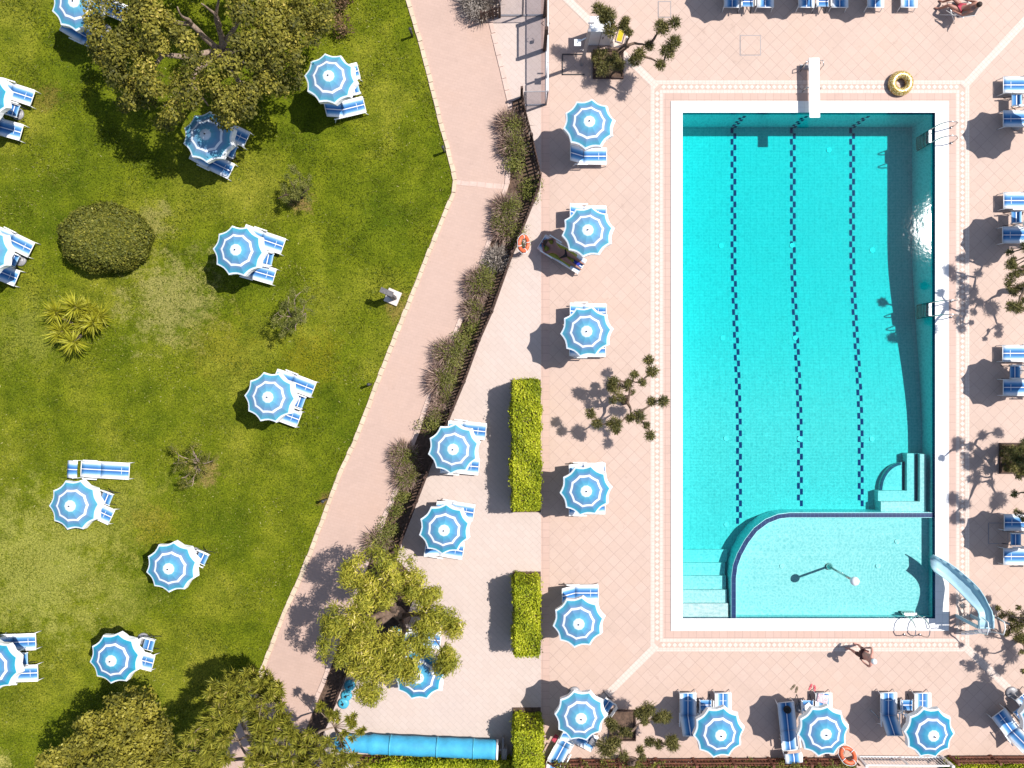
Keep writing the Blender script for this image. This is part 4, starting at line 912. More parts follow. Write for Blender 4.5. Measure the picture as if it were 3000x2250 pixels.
# ------------------------------------------------------------------ trees and plants
def in_poly(x, y, poly):
    c = False; j = len(poly) - 1
    for i in range(len(poly)):
        (xi, yi), (xj, yj) = poly[i], poly[j]
        if (yi > y) != (yj > y) and x < (xj - xi) * (y - yi) / (yj - yi) + xi: c = not c
        j = i
    return c
def crown_blobs(poly, holes, cx, cy, rx, ry, h0, h1, n, r0, r1):
    out = []; xs = [p[0] for p in poly]; ys = [p[1] for p in poly]; tries = 0
    while len(out) < n and tries < n * 60:
        tries += 1; x, y = R.uniform(min(xs), max(xs)), R.uniform(min(ys), max(ys))
        if not in_poly(x, y, poly) or any(in_poly(x, y, q) for q in holes): continue
        d = min(1, math.hypot((x - cx) / rx, (y - cy) / ry)); h = h0 + (h1 - h0) * math.sqrt(max(0, 1 - d * d)) + R.uniform(-.75, .3)
        p = W(x, y, h); out.append((p.x, p.y, h, R.uniform(r0, r1), R.uniform(.55, .85)))
    return out
def tree_root(name, px, py, label, cat='tree', group=None):
    p = W(px, py); return empty(name, (p.x, p.y, 0), 0, label, cat, group), p
def rel(bl, p): return [(x - p.x, y - p.y, z, r, f) for (x, y, z, r, f) in bl]
def big_tree():
    root, p = tree_root('broadleaf_tree', 700, 185, 'big broadleaf tree with bare limbs showing, filling the top left of the lawn')
    poly = [(252, -250), (250, 60), (262, 120), (290, 165), (325, 215), (345, 250), (350, 300), (420, 372), (500, 372), (545, 352), (600, 350), (650, 365), (720, 330), (790, 290), (840, 250), (880, 200), (905, 130), (960, 95), (960, 20), (930, -250)]
    holes = [[(425, -60), (480, 40), (540, 105), (640, 150), (672, 110), (668, 30), (690, -60)]]
    bl = crown_blobs(poly, holes, 610, 60, 375, 330, 2.3, 5.6, 290, .22, .42)
    leaf_cloud('crown', rel(bl, p), 290, .115, .55, M['leaf_big'], root)
    mb = MB(); top = W(648, 150, 2.2) - p; top.z = 2.2; tr = limb(mb, (0, 0, -.05), top, .24, .17, .03)
    mids = []
    for (x, y, h, r) in ((560, 70, 3.6, .085), (640, 80, 3.4, .09), (700, 60, 3.6, .07), (480, 160, 3.2, .08), (560, 240, 3.2, .08), (700, 240, 3.0, .08), (800, 150, 3.2, .08)):
        q = W(x, y, h) - p; q.z = h; limb(mb, top, q, .13, r, .06); mids.append((q, r))
    for (x, y, h, k) in ((425, 0, 4.8, 0), (520, 20, 4.8, 0), (590, 10, 5.0, 1), (640, -30, 5.0, 1), (668, 20, 4.8, 2), (720, 30, 4.6, 2), (500, 60, 4.4, 0), (380, 150, 3.8, 3), (420, 250, 3.6, 3), (480, 310, 3.3, 4), (610, 310, 3.2, 4), (760, 260, 3.3, 5), (860, 120, 3.6, 6), (830, 60, 4.2, 6), (640, 60, 4.6, 1), (690, 72, 4.2, 2)):
        q = W(x, y, h) - p; q.z = h; limb(mb, mids[k][0], q, mids[k][1], .02, .08, 6, 6)
    mb.build('trunk', M['bark_pale'], root)
big_tree()
def feathery():
    root, p = tree_root('feathery_tree', 1186, 1812, 'feathery yellow green tree with forked trunk over the picket fence')
    bl = []
    for (x, y, rp_, h) in ((1080, 1680, 78, 4.0), (1110, 1745, 42, 3.9), (1225, 1735, 34, 3.7), (1150, 1650, 66, 4.2), (1190, 1700, 52, 3.9), (1020, 1690, 45, 3.7), (1000, 1800, 66, 4.0), (1045, 1770, 55, 4.1), (970, 1840, 50, 3.8), (990, 1900, 66, 3.6), (1040, 1890, 56, 3.8), (1070, 1850, 45, 3.9),
                         (1110, 1930, 66, 3.3), (1100, 1990, 60, 3.1), (1080, 2040, 36, 2.8), (1175, 1915, 60, 3.6), (1195, 1965, 40, 3.4), (1230, 1900, 58, 3.6), (1260, 1840, 52, 3.5), (1255, 1760, 42, 3.3), (1290, 1800, 40, 3.4), (1310, 1920, 36, 3.3), (1305, 1945, 30, 3.1), (1330, 1835, 26, 3.2), (1150, 1890, 45, 3.7), (1060, 1960, 50, 3.4)):
        for k in range(9):
            a, q = R.uniform(0, 6.28), R.uniform(.1, .8); hh = h + R.uniform(-.35, .35); c = W(x + rp_ * q * math.cos(a), y + rp_ * q * math.sin(a), hh); bl.append((c.x, c.y, hh, R.uniform(.2, .36), R.uniform(.6, .9)))
    leaf_cloud('crown', rel(bl, p), 360, .17, .20, M['leaf_olive'], root, droop=.4, shell=.2)
    mb = MB(); f = W(1150, 1790, 2.0) - p; f.z = 2.0; limb(mb, (0, 0, -.05), f, .26, .22, .04)
    fk = [f]
    for (x, y, h, r) in ((1100, 1700, 3.4, .05), (1020, 1810, 3.4, .05), (1060, 1900, 3.2, .05), (1180, 1880, 2.9, .06), (1240, 1800, 2.6, .07)):
        q = W(x, y, h) - p; q.z = h; st = f if x < 1150 else Vector((f.x * .3, f.y * .3, .9)); limb(mb, st, q, .17 if x < 1150 else .12, r, .08); fk.append(q)
    for (x, y, h, k) in ((1160, 1660, 3.9, 1), (1040, 1690, 3.6, 1), (990, 1790, 3.8, 2), (980, 1850, 3.7, 2), (1000, 1905, 3.5, 3), (1100, 2000, 3.0, 4), (1210, 1960, 3.3, 4), (1255, 1745, 3.2, 5), (1310, 1830, 3.2, 5), (1300, 1930, 3.1, 5)):
        q = W(x, y, h) - p; q.z = h; limb(mb, fk[k], q, .05, .012, .1)
    mb.build('trunk', M['bark'], root)
feathery()
def golden():
    root, p = tree_root('broadleaf_tree', 420, 2110, 'golden green broadleaf tree filling the bottom left corner')
    poly = [(118, 2330), (125, 2235), (150, 2195), (195, 2160), (250, 2110), (290, 2075), (340, 2060), (375, 2036), (410, 2040), (450, 2065), (470, 2095), (450, 2125), (485, 2140), (485, 2195), (465, 2250), (470, 2330)]
    bl = crown_blobs(poly, [], 320, 2230, 190, 210, 2.6, 4.9, 120, .24, .42)
    leaf_cloud('crown', rel(bl, p), 300, .12, .55, M['leaf_oak'], root)
    mb = MB(); t = W(330, 2220, 2.6) - p; t.z = 2.6; limb(mb, (0, 0, -.05), t, .22, .14, .04)
    for (x, y, h) in ((200, 2230, 3.8), (300, 2110, 3.9), (400, 2080, 3.6), (430, 2200, 3.6), (330, 2290, 4.2)):
        q = W(x, y, h) - p; q.z = h; limb(mb, t, q, .1, .02, .08)
    mb.build('trunk', M['bark'], root)
golden()
def needle_tree(name, base, tufts, lim, label, ln, nn, m, bark, group=None, cat='pine'):
    root, p = tree_root(name, base[0], base[1], label, cat, group); sp = []
    for (x, y, h, l) in tufts:
        c = W(x, y, h); sp.append((c.x - p.x, c.y - p.y, h, nn, l, .034, .25, (0, 0), .05))
    blades('needles', sp, m, root); mb = MB(); t = W(*lim[0]) - p; t.z = lim[0][2]; limb(mb, (0, 0, -.05), t, .2, .13, .05); prev = [t]
    for (x, y, h, k) in lim[1:]:
        q = W(x, y, h) - p; q.z = h; limb(mb, prev[k], q, .09 if k == 0 else .05, .03, .08); prev.append(q)
    for (x, y, h, l) in tufts[::2]:
        c = W(x, y, h) - p; c.z = h - .05; k = min(prev, key=lambda q: (q - c).length); limb(mb, k, c, .025, .008, .1, 4, 5)
    mb.build('trunk', bark, root); return root
tf = []
polyp = [(490, 2330), (480, 2240), (510, 2180), (560, 2130), (600, 2110), (615, 2060), (600, 2030), (630, 1990), (690, 1965), (745, 1955), (790, 1965), (825, 2010), (840, 2060), (870, 2110), (880, 2150), (930, 2140), (960, 2165), (985, 2190), (1060, 2215), (1090, 2330)]
holes = [[(675, 2130), (720, 2110), (750, 2160), (720, 2250), (670, 2250)]]
for (x, y, h, r, f_) in crown_blobs(polyp, holes, 760, 2230, 330, 270, 2.6, 5.2, 430, .3, .4):
    q = Vector((x, y)); k = H / (H - h) * S; tf.append((1500 + x * k, 1125 - y * k, h, R.uniform(.28, .42)))
for (x, y) in ((990, 2095), (1030, 2105), (1045, 2125), (1020, 2150), (965, 2090), (945, 2075), (1000, 2170), (1055, 2140)):
    for _ in range(3): tf.append((x + R.uniform(-14, 14), y + R.uniform(-12, 12), 2.7, .25))
needle_tree('stone_pine', (800, 2120), tf, [(760, 2230, 2.4), (700, 2170, 3.8, 0), (640, 2050, 3.6, 0), (770, 2020, 3.6, 0), (860, 2150, 3.4, 0), (980, 2130, 2.5, 0), (600, 2200, 3.8, 0), (900, 2220, 3.2, 0), (720, 2260, 4.2, 0)],
            'large pine with long needle tufts and pale limbs at the bottom edge', .3, 75, M['leaf_pine'], M['bark_pale'])
# round clipped bush
def dome(name, px, py, rx, ry, hgt, per, size, asp, m, label, cat, z0=0.0):
    root, p = tree_root(name, px, py, label, cat); n = per; d = unit(n); d[:, 2] = np.where(d[:, 2] < -.55, -d[:, 2], d[:, 2]); e = np.array([rx / S, ry / S, hgt])
    lump = 1 + .05 * np.sin(d[:, 0] * 7 + 1) * np.sin(d[:, 1] * 8) + .035 * rng.normal(size=n)
    c = d * e * lump[:, None] + np.array([0, 0, z0]); nr = d / e; nr /= np.linalg.norm(nr, axis=1, keepdims=True); nr = nr * .9 + unit(n) * .7; nr /= np.linalg.norm(nr, axis=1, keepdims=True)
    a = np.cross(nr, unit(n)); a /= np.linalg.norm(a, axis=1, keepdims=True); b = np.cross(nr, a); s_ = size * (.6 + .8 * rng.random(n))
    ti = .42 + .2 * rng.normal(size=n) + .25 * (np.sin(c[:, 0] * 2.3 + 2) * np.cos(c[:, 1] * 2.9) > .55) * rng.random(n)
    quads('foliage', c, a * s_[:, None] * .5, b * (s_ * asp * .5)[:, None], ti, m, root)
    core = MB(); core.lathe([(.93 * math.cos(t), .9 * math.sin(t)) for t in np.linspace(-.6, 1.5, 11)], 24); o = core.build('branches', M['bark_dark'], root); o.scale = e; o.location.z = z0; return root
dome('clipped_bush', 336, 707, 122, 95, 1.12, 26000, .095, .6, M['leaf_bush'], 'large round clipped bush on the lawn', 'bush', .62)
# yucca clump
def yucca():
    root, p = tree_root('yucca_clump', 222, 970, 'spiky golden yucca clump with several rosettes on the lawn', 'yucca'); ros = [(164, 916, 1.0), (222, 899, 1.15), (265, 925, .75), (272, 946, 1.0), (178, 972, .95), (215, 1002, 1.2), (245, 950, .55), (255, 905, .8), (292, 925, .7)]
    mb = MB()
    for (x, y, h) in ros:
        c = W(x, y, h) - p; c.z = h; n = 150; r_ = R.uniform(.58, .70); blades('rosette', [(c.x, c.y, h, n, r_, .046, -.12, (0, 0), .06)], M['leaf_yucca'], root); limb(mb, (c.x * .35, c.y * .35, -.03), c, .06, .045, .05)
    mb.build('trunk', M['bark_pale'], root)
yucca()
def sapling(px, py, h, spread, tips, leaves, label, m, bark):
    root, p = tree_root('sapling', px, py, label, 'sapling', 'young bare trees on the lawn'); mb = MB(); f = Vector((R.uniform(-.05, .05), R.uniform(-.05, .05), h * .45)); limb(mb, (0, 0, -.03), f, .065, .05, .06); bl = []
    for (dx, dy) in tips:
        q = Vector((dx / S, -dy / S, h * R.uniform(.75, 1.05))); pts = limb(mb, f, q, .04, .012, .1)
        for _ in range(5):
            s0 = R.choice(pts[2:]); e = s0 + Vector((R.uniform(-1, 1), R.uniform(-1, 1), R.uniform(-.2, .7))) * spread; limb(mb, s0, e, .011, .004, .12, 4, 4)
            for _ in range(3):
                k = s0.lerp(e, R.uniform(.5, 1.1)); bl.append((k.x, k.y, k.z, R.uniform(.08, .16), .8))
    mb.build('trunk', bark, root); leaf_cloud('foliage', bl, leaves * 1.7, .06, .35, m, root, shell=.1)
sapling(885, 578, 1.3, .36, [(15, -48), (40, -35), (-30, 15), (20, 10), (-45, 25), (45, 0), (-5, -20)], 320, 'leaning bare sapling with sparse leaves in a worn patch near the path', M['leaf_green'], M['bark_dark'])
sapling(886, 940, 1.9, .38, [(-35, -12), (0, -55), (28, 8), (38, -45), (-15, 30), (10, 35), (48, -10), (25, -70)], 300, 'pale limbed sapling on the lawn left of the stone pedestal', M['leaf_green'], M['bark_pale'])
sapling(600, 1355, 1.2, .40, [(-45, -30), (-10, -55), (45, -10), (20, 15), (-30, 35), (-8, 60), (10, -30), (-60, -5)], 240, 'leafless twiggy sapling on the lawn right of the flat sunlit lounger', M['leaf_bush'], M['bark_pale'])

# cloud pruned pines: a twisted trunk, long bare limbs, a needle ball at each limb's end
def cloud_pine(base, th, balls, label, planter=None, mass=()):
    balls = [(c, r * 1.18) for c, r in balls]
    root, p = tree_root('cloud_pruned_pine', base[0], base[1], label, 'tree', 'cloud pruned trees on the pool deck'); mb = MB(); top = Vector((base[2] / S, base[3] / S, th)); pts = limb(mb, (0, 0, -.02), top, .13, .10, .10)
    nodes = [pts[3], pts[4], top]; bl = []; sp = []
    order = sorted([b for b in balls], key=lambda b: (Vector((b[0].x - p.x, b[0].y - p.y, b[0].z)) - top).length)
    for (c, r) in order:
        c = Vector((c.x - p.x, c.y - p.y, c.z)); near = min(nodes, key=lambda q: (q - c).length + .35 * (top - q).length * 0 + (0 if q.z < c.z + .3 else .4)); L_ = (near - c).length
        r0 = max(.024, min(.09, .035 + .04 * L_)); pp = limb(mb, near, c, r0, .016, .13, 7, 6); nodes += [pp[3], pp[5], c]
        bl.append((c.x, c.y, c.z, r * .95, .85)); sp.append((c.x, c.y, c.z - r * .25, int(110 + 1900 * r * r), r * 1.45, .024, .12, (0, 0), .25))
        for _ in range(2): bl.append((c.x + R.uniform(-.5, .5) * r, c.y + R.uniform(-.5, .5) * r, c.z + R.uniform(-.2, .3) * r, r * .75, .85))
    for (c, r) in mass:
        c = Vector((c.x - p.x, c.y - p.y, c.z)); bl.append((c.x, c.y, c.z, r * .8, .8)); sp.append((c.x, c.y, c.z - .1, int(80 + 500 * r * r), r * 1.2, .02, .15, (0, 0), .2))
        if c.z > .7: limb(mb, min(nodes, key=lambda q: (q - c).length), c, .04, .015, .12)
        for _ in range(4): bl.append((c.x + R.uniform(-.7, .7) * r, c.y + R.uniform(-.7, .7) * r, c.z + R.uniform(-.3, .3) * r, r * .5, .85))
    mb.build('trunk', M['bark'], root); leaf_cloud('needle_balls', bl, 520, .085, .28, M['leaf_pom'], root, shell=.3); blades('needle_tips', sp, M['leaf_pom'], root)
def planter(x0, y0, x1, y1, label):
    a, b = W(x0, y0), W(x1, y1); root = empty('tree_planter', ((a.x + b.x) / 2, (a.y + b.y) / 2, 0), 0, label, 'planter', 'square soil beds in the deck'); w, h = b.x - a.x, a.y - b.y
    MB().box((0, 0, .02), (w - .06, h - .06, .05)).build('soil_bed', M['soil'], root); mb = MB()
    for s_ in (-1, 1): mb.box((s_ * w / 2, 0, .06), (.05, h + .05, .12)); mb.box((0, s_ * h / 2, .06), (w - .05, .05, .12))
    mb.build('edging', M['wood'], root)
z2 = lambda x, y, h: W(1640 + x / 5.82, 40 + y / 5.82, h)
tl = lambda ox, oy: (lambda x, y, h: W(ox + x / 2.947, oy + y / 2.947, h))
tsh = lambda ox, oy: (lambda x, y, h: WS(ox + x / 2.947, oy + y / 2.947, h))
planter(1738, 150, 1824, 230, 'square soil bed under the topmost pruned tree')
B = [(z2(x, y, h), r) for (x, y, h, r) in ((820, 40, 2.3, .26), (740, 95, 2.2, .16), (650, -85, 2.4, .20), (760, -10, 2.4, .2), (870, 270, 2.1, .24), (1120, 140, 2.3, .16), (1080, 215, 2.2, .14), (1125, 270, 2.0, .13), (1180, 330, 1.9, .13), (1740, 240, 2.3, .25), (1950, 155, 2.4, .19), (1945, 490, 2.3, .23), (1830, 640, 2.2, .24), (1525, 550, 1.5, .17), (1360, 680, 1.9, .20), (1285, 800, 1.8, .22), (1720, 880, 2.0, .18))]
Ms = [(z2(x, y, h), r) for (x, y, h, r) in ((690, 680, .9, .28), (600, 730, .8, .2), (950, 860, .9, .32), (760, 940, .8, .32), (1030, 900, .8, .22), (650, 850, .7, .22), (850, 780, .9, .22), (950, 700, 1.2, .16))]
cloud_pine((1815, 172, 8, -6), 1.35, B, 'cloud pruned tree over the planter beside the white cabinet at the top', None, Ms)
t23 = tl(1500, 563); t33 = tl(1500, 1125)
B = [(t23(x, y, h), r) for (x, y, h, r) in ((1180, 1450, 2.2, .17), (1210, 1550, 2.2, .20), (1055, 1575, 2.1, .15), (870, 1640, 2.0, .18), (1005, 1645, 1.9, .14), (1120, 1640, 2.0, .14))]
B += [(t33(x, y, h), r) for (x, y, h, r) in ((1305, 150, 2.2, .19), (1205, 150, 2.0, .17), (1095, 285, 2.0, .21), (1015, 290, 1.9, .16), (885, 345, 2.0, .25), (905, 400, 1.9, .13), (678, 255, 2.0, .17), (735, 340, 2.0, .17), (1160, 355, 2.1, .13), (1190, 440, 2.2, .17))]
Ms = [(t33(x, y, h), r) for (x, y, h, r) in ((900, 60, 1.6, .30), (850, 20, 1.7, .25), (1000, 20, 1.6, .24), (940, 120, 1.4, .22), (870, 140, 1.4, .2), (1040, 70, 1.3, .14))]
cloud_pine((1828, 1178, -6, 8), 1.2, B, 'cloud pruned tree on the open deck left of the pool', None, Ms)
s24 = tsh(2250, 563); c24 = tl(2250, 563)
B = [(s24(x, y, h), r) for (x, y, h, r) in ((1570, 680, 2.5, .22), (1700, 570, 2.5, .19), (1650, 570, 2.6, .13), (1800, 525, 2.4, .13), (1890, 590, 2.2, .2), (1690, 730, 2.2, .13), (1810, 700, 2.0, .14), (1770, 860, 2.0, .18), (1540, 990, 2.6, .15), (1690, 1030, 2.2, .16), (1930, 1000, 1.9, .25), (1830, 955, 1.8, .15), (1670, 1175, 2.3, .16), (1480, 870, 2.7, .14), (1990, 1165, 2.0, .14), (1990, 1225, 2.1, .13), (1900, 1195, 2.1, .06), (1870, 1265, 2.2, .08), (1350, 845, 2.8, .18), (1400, 1180, 2.8, .2))]
Ms = [(c24(x, y, h), r) for (x, y, h, r) in ((2090, 520, 2.0, .18), (2105, 600, 1.9, .2), (2130, 640, 1.8, .16), (2090, 740, 1.6, .26), (2160, 700, 1.7, .22), (2120, 860, 1.6, .22), (2080, 800, 1.5, .18), (2180, 820, 1.6, .22), (2090, 985, 1.7, .22), (2200, 930, 1.6, .16), (2230, 1010, 1.8, .14))]
cloud_pine((2962, 850, 18, 6), 1.3, B, 'cloud pruned tree at the right edge whose shadow reaches the middle ladder', None, Ms)
s34 = tsh(2250, 1125); c34 = tl(2250, 1125)
B = [(s34(x, y, h), r) for (x, y, h, r) in ((1490, 640, 2.6, .12), (1640, 510, 2.5, .2), (1625, 545, 2.4, .14), (1850, 445, 2.3, .17), (1985, 420, 2.3, .18), (1750, 520, 2.1, .09), (1730, 690, 2.1, .22), (1800, 680, 2.0, .2), (1960, 550, 1.9, .17), (1600, 990, 2.5, .24), (1690, 1040, 2.4, .19), (1610, 1165, 2.5, .19), (1800, 840, 2.0, .14), (1925, 855, 1.9, .13), (1995, 1000, 2.1, .26), (1960, 1040, 2.1, .18), (1890, 1140, 2.3, .14))]
Ms = [(c34(x, y, h), r) for (x, y, h, r) in ((2170, 590, 1.7, .24), (2220, 680, 1.7, .24), (2130, 950, 2.0, .18), (2160, 1115, 2.0, .18), (2160, 790, 1.6, .16), (2100, 590, 1.0, .14), (2210, 1170, 2.0, .14), (2220, 500, 1.8, .2), (2160, 650, 1.5, .28), (2200, 760, 1.5, .26), (2180, 560, 1.4, .24), (2120, 640, 1.2, .2), (2050, 560, .4, .2), (2060, 650, .5, .22), (2070, 730, .4, .2), (2110, 570, .8, .25), (2130, 720, .9, .24), (2150, 610, 1.2, .28), (2030, 600, .3, .16))]
planter(2928, 1299, 3012, 1385, 'square soil bed under the pruned tree right of the pool')
cloud_pine((2948, 1358, 14, 4), 1.25, B, 'cloud pruned tree in a soil bed at the right edge between loungers', None, Ms)
s44 = tsh(2250, 1687); c44 = tl(2250, 1687)
B = [(s44(x, y, h), r) for (x, y, h, r) in ((1620, 195, 2.5, .19), (1900, 195, 2.1, .12), (1650, 390, 2.4, .2), (1730, 365, 2.3, .16), (1545, 480, 2.4, .13), (1810, 625, 2.3, .13), (1870, 655, 2.2, .13), (1800, 695, 2.2, .12), (1745, 775, 2.3, .2), (1860, 775, 2.2, .18), (2090, 690, 2.0, .26), (2080, 600, 1.9, .18), (1880, 880, 2.3, .22), (2000, 810, 2.2, .19), (1950, 290, 2.0, .17), (1840, 740, 2.2, .14))]
Ms = [(c44(x, y, h), r) for (x, y, h, r) in ((2110, 360, 1.0, .26), (2170, 420, 1.1, .3), (2100, 450, .9, .22), (2160, 510, .9, .24), (2030, 340, .9, .2), (2060, 500, .6, .18), (2220, 350, 1.2, .26), (2165, 275, 1.5, .13), (2200, 660, 2.0, .12), (2205, 825, 2.0, .13), (1990, 280, 1.2, .14))]
cloud_pine((2980, 1872, 14, -6), 1.3, B, 'cloud pruned tree at the right edge beside the slide', None, Ms)
c43 = tl(1500, 1687)
B = [(c43(x, y, h), r) for (x, y, h, r) in ((1170, 1150, 2.2, .24), (1120, 1200, 2.1, .2), (1140, 1175, 2.1, .2), (1085, 1180, 2.1, .15), (1330, 1215, 2.1, .18), (1375, 1420, 2.0, .2), (960, 1340, 1.8, .17), (840, 1260, 1.8, .16), (1150, 1260, 2.0, .13), (1300, 1210, 2.2, .2), (1245, 1225, 2.0, .15), (870, 1295, 1.9, .19), (1005, 1350, 2.0, .14), (825, 1480, 1.9, .33), (900, 1430, 1.9, .18), (965, 1550, 1.8, .16), (1390, 1455, 2.0, .22), (1270, 1455, 1.8, .16), (1190, 1430, 1.7, .17), (1100, 1500, 1.8, .14), (1120, 1560, 1.7, .13))]
cloud_pine((1862, 2236, -24, 50), 1.4, B, 'cloud pruned tree beside the bottom fence and the square soil bed', None, [])
planter(1786, 2080, 1860, 2166, 'square bare soil bed at the bottom beside a parasol')

# hedges
def hedge(x0, y0, x1, y1, h, label, per=9000, m=None, bed=None):
    a, b = W(x0, y0, h), W(x1, y1, h); w, d = b.x - a.x, a.y - b.y; root = empty('clipped_hedge', ((a.x + b.x) / 2, (a.y + b.y) / 2, 0), 0, label, 'hedge', 'clipped hedges'); pts = []; nr = []
    for (sz, ax_, sg) in (((w * d), 2, 1), (w * h, 1, 1), (w * h, 1, -1), (d * h, 0, 1), (d * h, 0, -1)):
        n = int(sz * per / 6); q = (rng.random((n, 3)) - .5) * np.array([w, d, h]); q[:, ax_] = sg * (np.array([w, d, h])[ax_] / 2) + rng.normal(size=n) * .035 - .02 * sg; q[:, 2] += h / 2
        nn = np.zeros((n, 3)); nn[:, ax_] = sg; pts.append(q); nr.append(nn)
    c = np.concatenate(pts); n0 = np.concatenate(nr); nr = n0 * .9 + unit(len(c)) * .8; nr /= np.linalg.norm(nr, axis=1, keepdims=True); n = len(c)
    bul = .05 * np.sin(c[:, 0] * 5 + 1) * np.sin(c[:, 1] * 3.1 + x0) + .03 * np.sin(c[:, 1] * 9.3 + 2) + np.minimum(.10, .03 * np.abs(rng.normal(size=n)) ** 2) * (rng.random(n) < .3); c += n0 * bul[:, None]; a_ = np.cross(nr, unit(n)); a_ /= np.linalg.norm(a_, axis=1, keepdims=True); b_ = np.cross(nr, a_); s_ = .085 * (.6 + .8 * rng.random(n))
    ti = .5 + .2 * rng.normal(size=n) + .22 * np.sin(c[:, 1] * 1.7 + .6) * np.sin(c[:, 0] * 3) + .15 * np.sin(c[:, 1] * 4.3 + c[:, 0] * 5)
    quads('foliage', c, a_ * s_[:, None] * .5, b_ * (s_ * .55 * .5)[:, None], ti, m or M['leaf_hedge'], root)
    MB().box((0, 0, h / 2 - .05), (w - .12, d - .12, h - .1)).build('branches', M['bark_dark'], root)
    if bed:
        (e0, f0, e1, f1) = bed; A, B_ = W(e0, f0), W(e1, f1); mb = MB(); cx, cy = (A.x + B_.x) / 2 - root.location.x, (A.y + B_.y) / 2 - root.location.y
        mb.box((cx, cy, .03), (B_.x - A.x, A.y - B_.y, .06)); mb.build('soil_strip', M['soil'], root)
hedge(1503, 1116, 1580, 1497, 1.75, 'long clipped hedge between the terrace and the deck', bed=(1498, 1112, 1584, 1500))
hedge(1509, 1714, 1579, 1922, 1.75, 'short clipped hedge with bare soil at its upper end, below the long one', bed=(1503, 1674, 1584, 1880))
hedge(1507, 2142, 1588, 2420, 1.75, 'clipped hedge cut by the bottom edge', bed=(1502, 2072, 1584, 2330))
hedge(2060, 2247, 2505, 2330, .5, 'low hedge behind the slatted fence left of the white gate', 11000, M['leaf_green'])
hedge(1600, 2254, 2050, 2330, .45, 'low hedge behind the slatted fence below the bottom left parasol', 11000, M['leaf_green'])
hedge(2790, 2245, 3200, 2330, .5, 'low hedge behind the slatted fence in the bottom right corner', 11000, M['leaf_hedge'])
hedge(1060, 2243, 1495, 2320, .8, 'low hedge below the blue pool cover roll', 11000, M['leaf_hedge'])
# creepers growing over the slatted fence
for (x0, x1, lab) in ((1620, 1950, 'leafy creeper over the slatted fence below the bottom left parasol'), (2260, 2500, 'leafy creeper over the slatted fence beside the life ring'), (2760, 2830, 'leafy creeper over the fence right of the white gate')):
    root, p = tree_root('creeper', (x0 + x1) / 2, 2230, lab, 'creeper', 'creepers on the bottom fence'); bl = []
    for _ in range(int((x1 - x0) / 13)):
        c = W(R.uniform(x0, x1), R.uniform(2232, 2252), .6); bl.append((c.x - p.x, c.y - p.y, R.uniform(.4, .75), R.uniform(.08, .17), .8))
    leaf_cloud('foliage', bl, 260, .075, .55, M['leaf_bush'], root); mb = MB()
    mb.tube([(min(b[0] for b in bl), 0, .03), (max(b[0] for b in bl), .02, .04)], .02, 5)
    for b in bl[::4]: mb.tube([(b[0], .01, .03), (b[0], b[1], b[2])], .012, 5)
    mb.build('stems', M['bark_dark'], root)
# lavender and other shrubs along the fence
LG = 'shrubs along the picket fence'
shr = [(1500, 375, 46, 'lav', 'mauve spiky shrub nearest the upper end of the picket fence'), (1505, 430, 46, 'lav', 'mauve spiky shrub second from the upper end of the fence'), (1515, 490, 34, 'green', 'green shrub below the first two mauve shrubs'),
 (1545, 560, 34, 'green', 'bright green shrub at the bend of the picket fence'), (1485, 610, 48, 'lav', 'mauve spiky shrub left of the fence bend'), (1478, 668, 44, 'lav', 'mauve spiky shrub left of the orange life ring'), (1505, 690, 34, 'green', 'olive shrub behind the orange life ring'),
 (1458, 762, 38, 'grey', 'silver green shrub below the orange life ring'), (1405, 838, 50, 'lav', 'broad mauve spiky shrub level with the stone pedestal'), (1390, 905, 36, 'lav', 'small mauve spiky shrub below the broad one'), (1378, 958, 28, 'green', 'small green shrub half way along the fence'),
 (1315, 1045, 52, 'lav', 'large mauve spiky shrub half way along the fence'), (1300, 1110, 48, 'lav', 'mauve spiky shrub right of the parasol below the pedestal'), (1300, 1165, 34, 'lav', 'mauve spiky shrub above the terrace parasol'), (1260, 1245, 34, 'green', 'green brown shrub at the edge of the terrace parasol'),
 (1190, 1335, 46, 'lav', 'mauve shrub in the shadow of the terrace parasol'), (1195, 1395, 44, 'lav', 'mauve spiky shrub just below the terrace parasol shadow'), (1178, 1452, 26, 'green', 'low green shrub on the bed below the mauve ones'), (1165, 1495, 24, 'green', 'tiny bright green plant on the dark bed'),
 (1350, 1005, 34, 'green', 'dark green shrub between the two largest mauve shrubs'), (1428, 800, 30, 'green', 'olive shrub below the silver green one'), (1285, 1205, 30, 'lav', 'small mauve shrub touching the terrace parasol'), (1140, 1545, 30, 'green', 'dark green shrub two above the feathery tree'), (1115, 1590, 46, 'lav', 'mauve spiky shrub directly above the feathery tree'), (1405, 18, 58, 'grey', 'silvery spiky shrub cut by the top edge beside the path')]
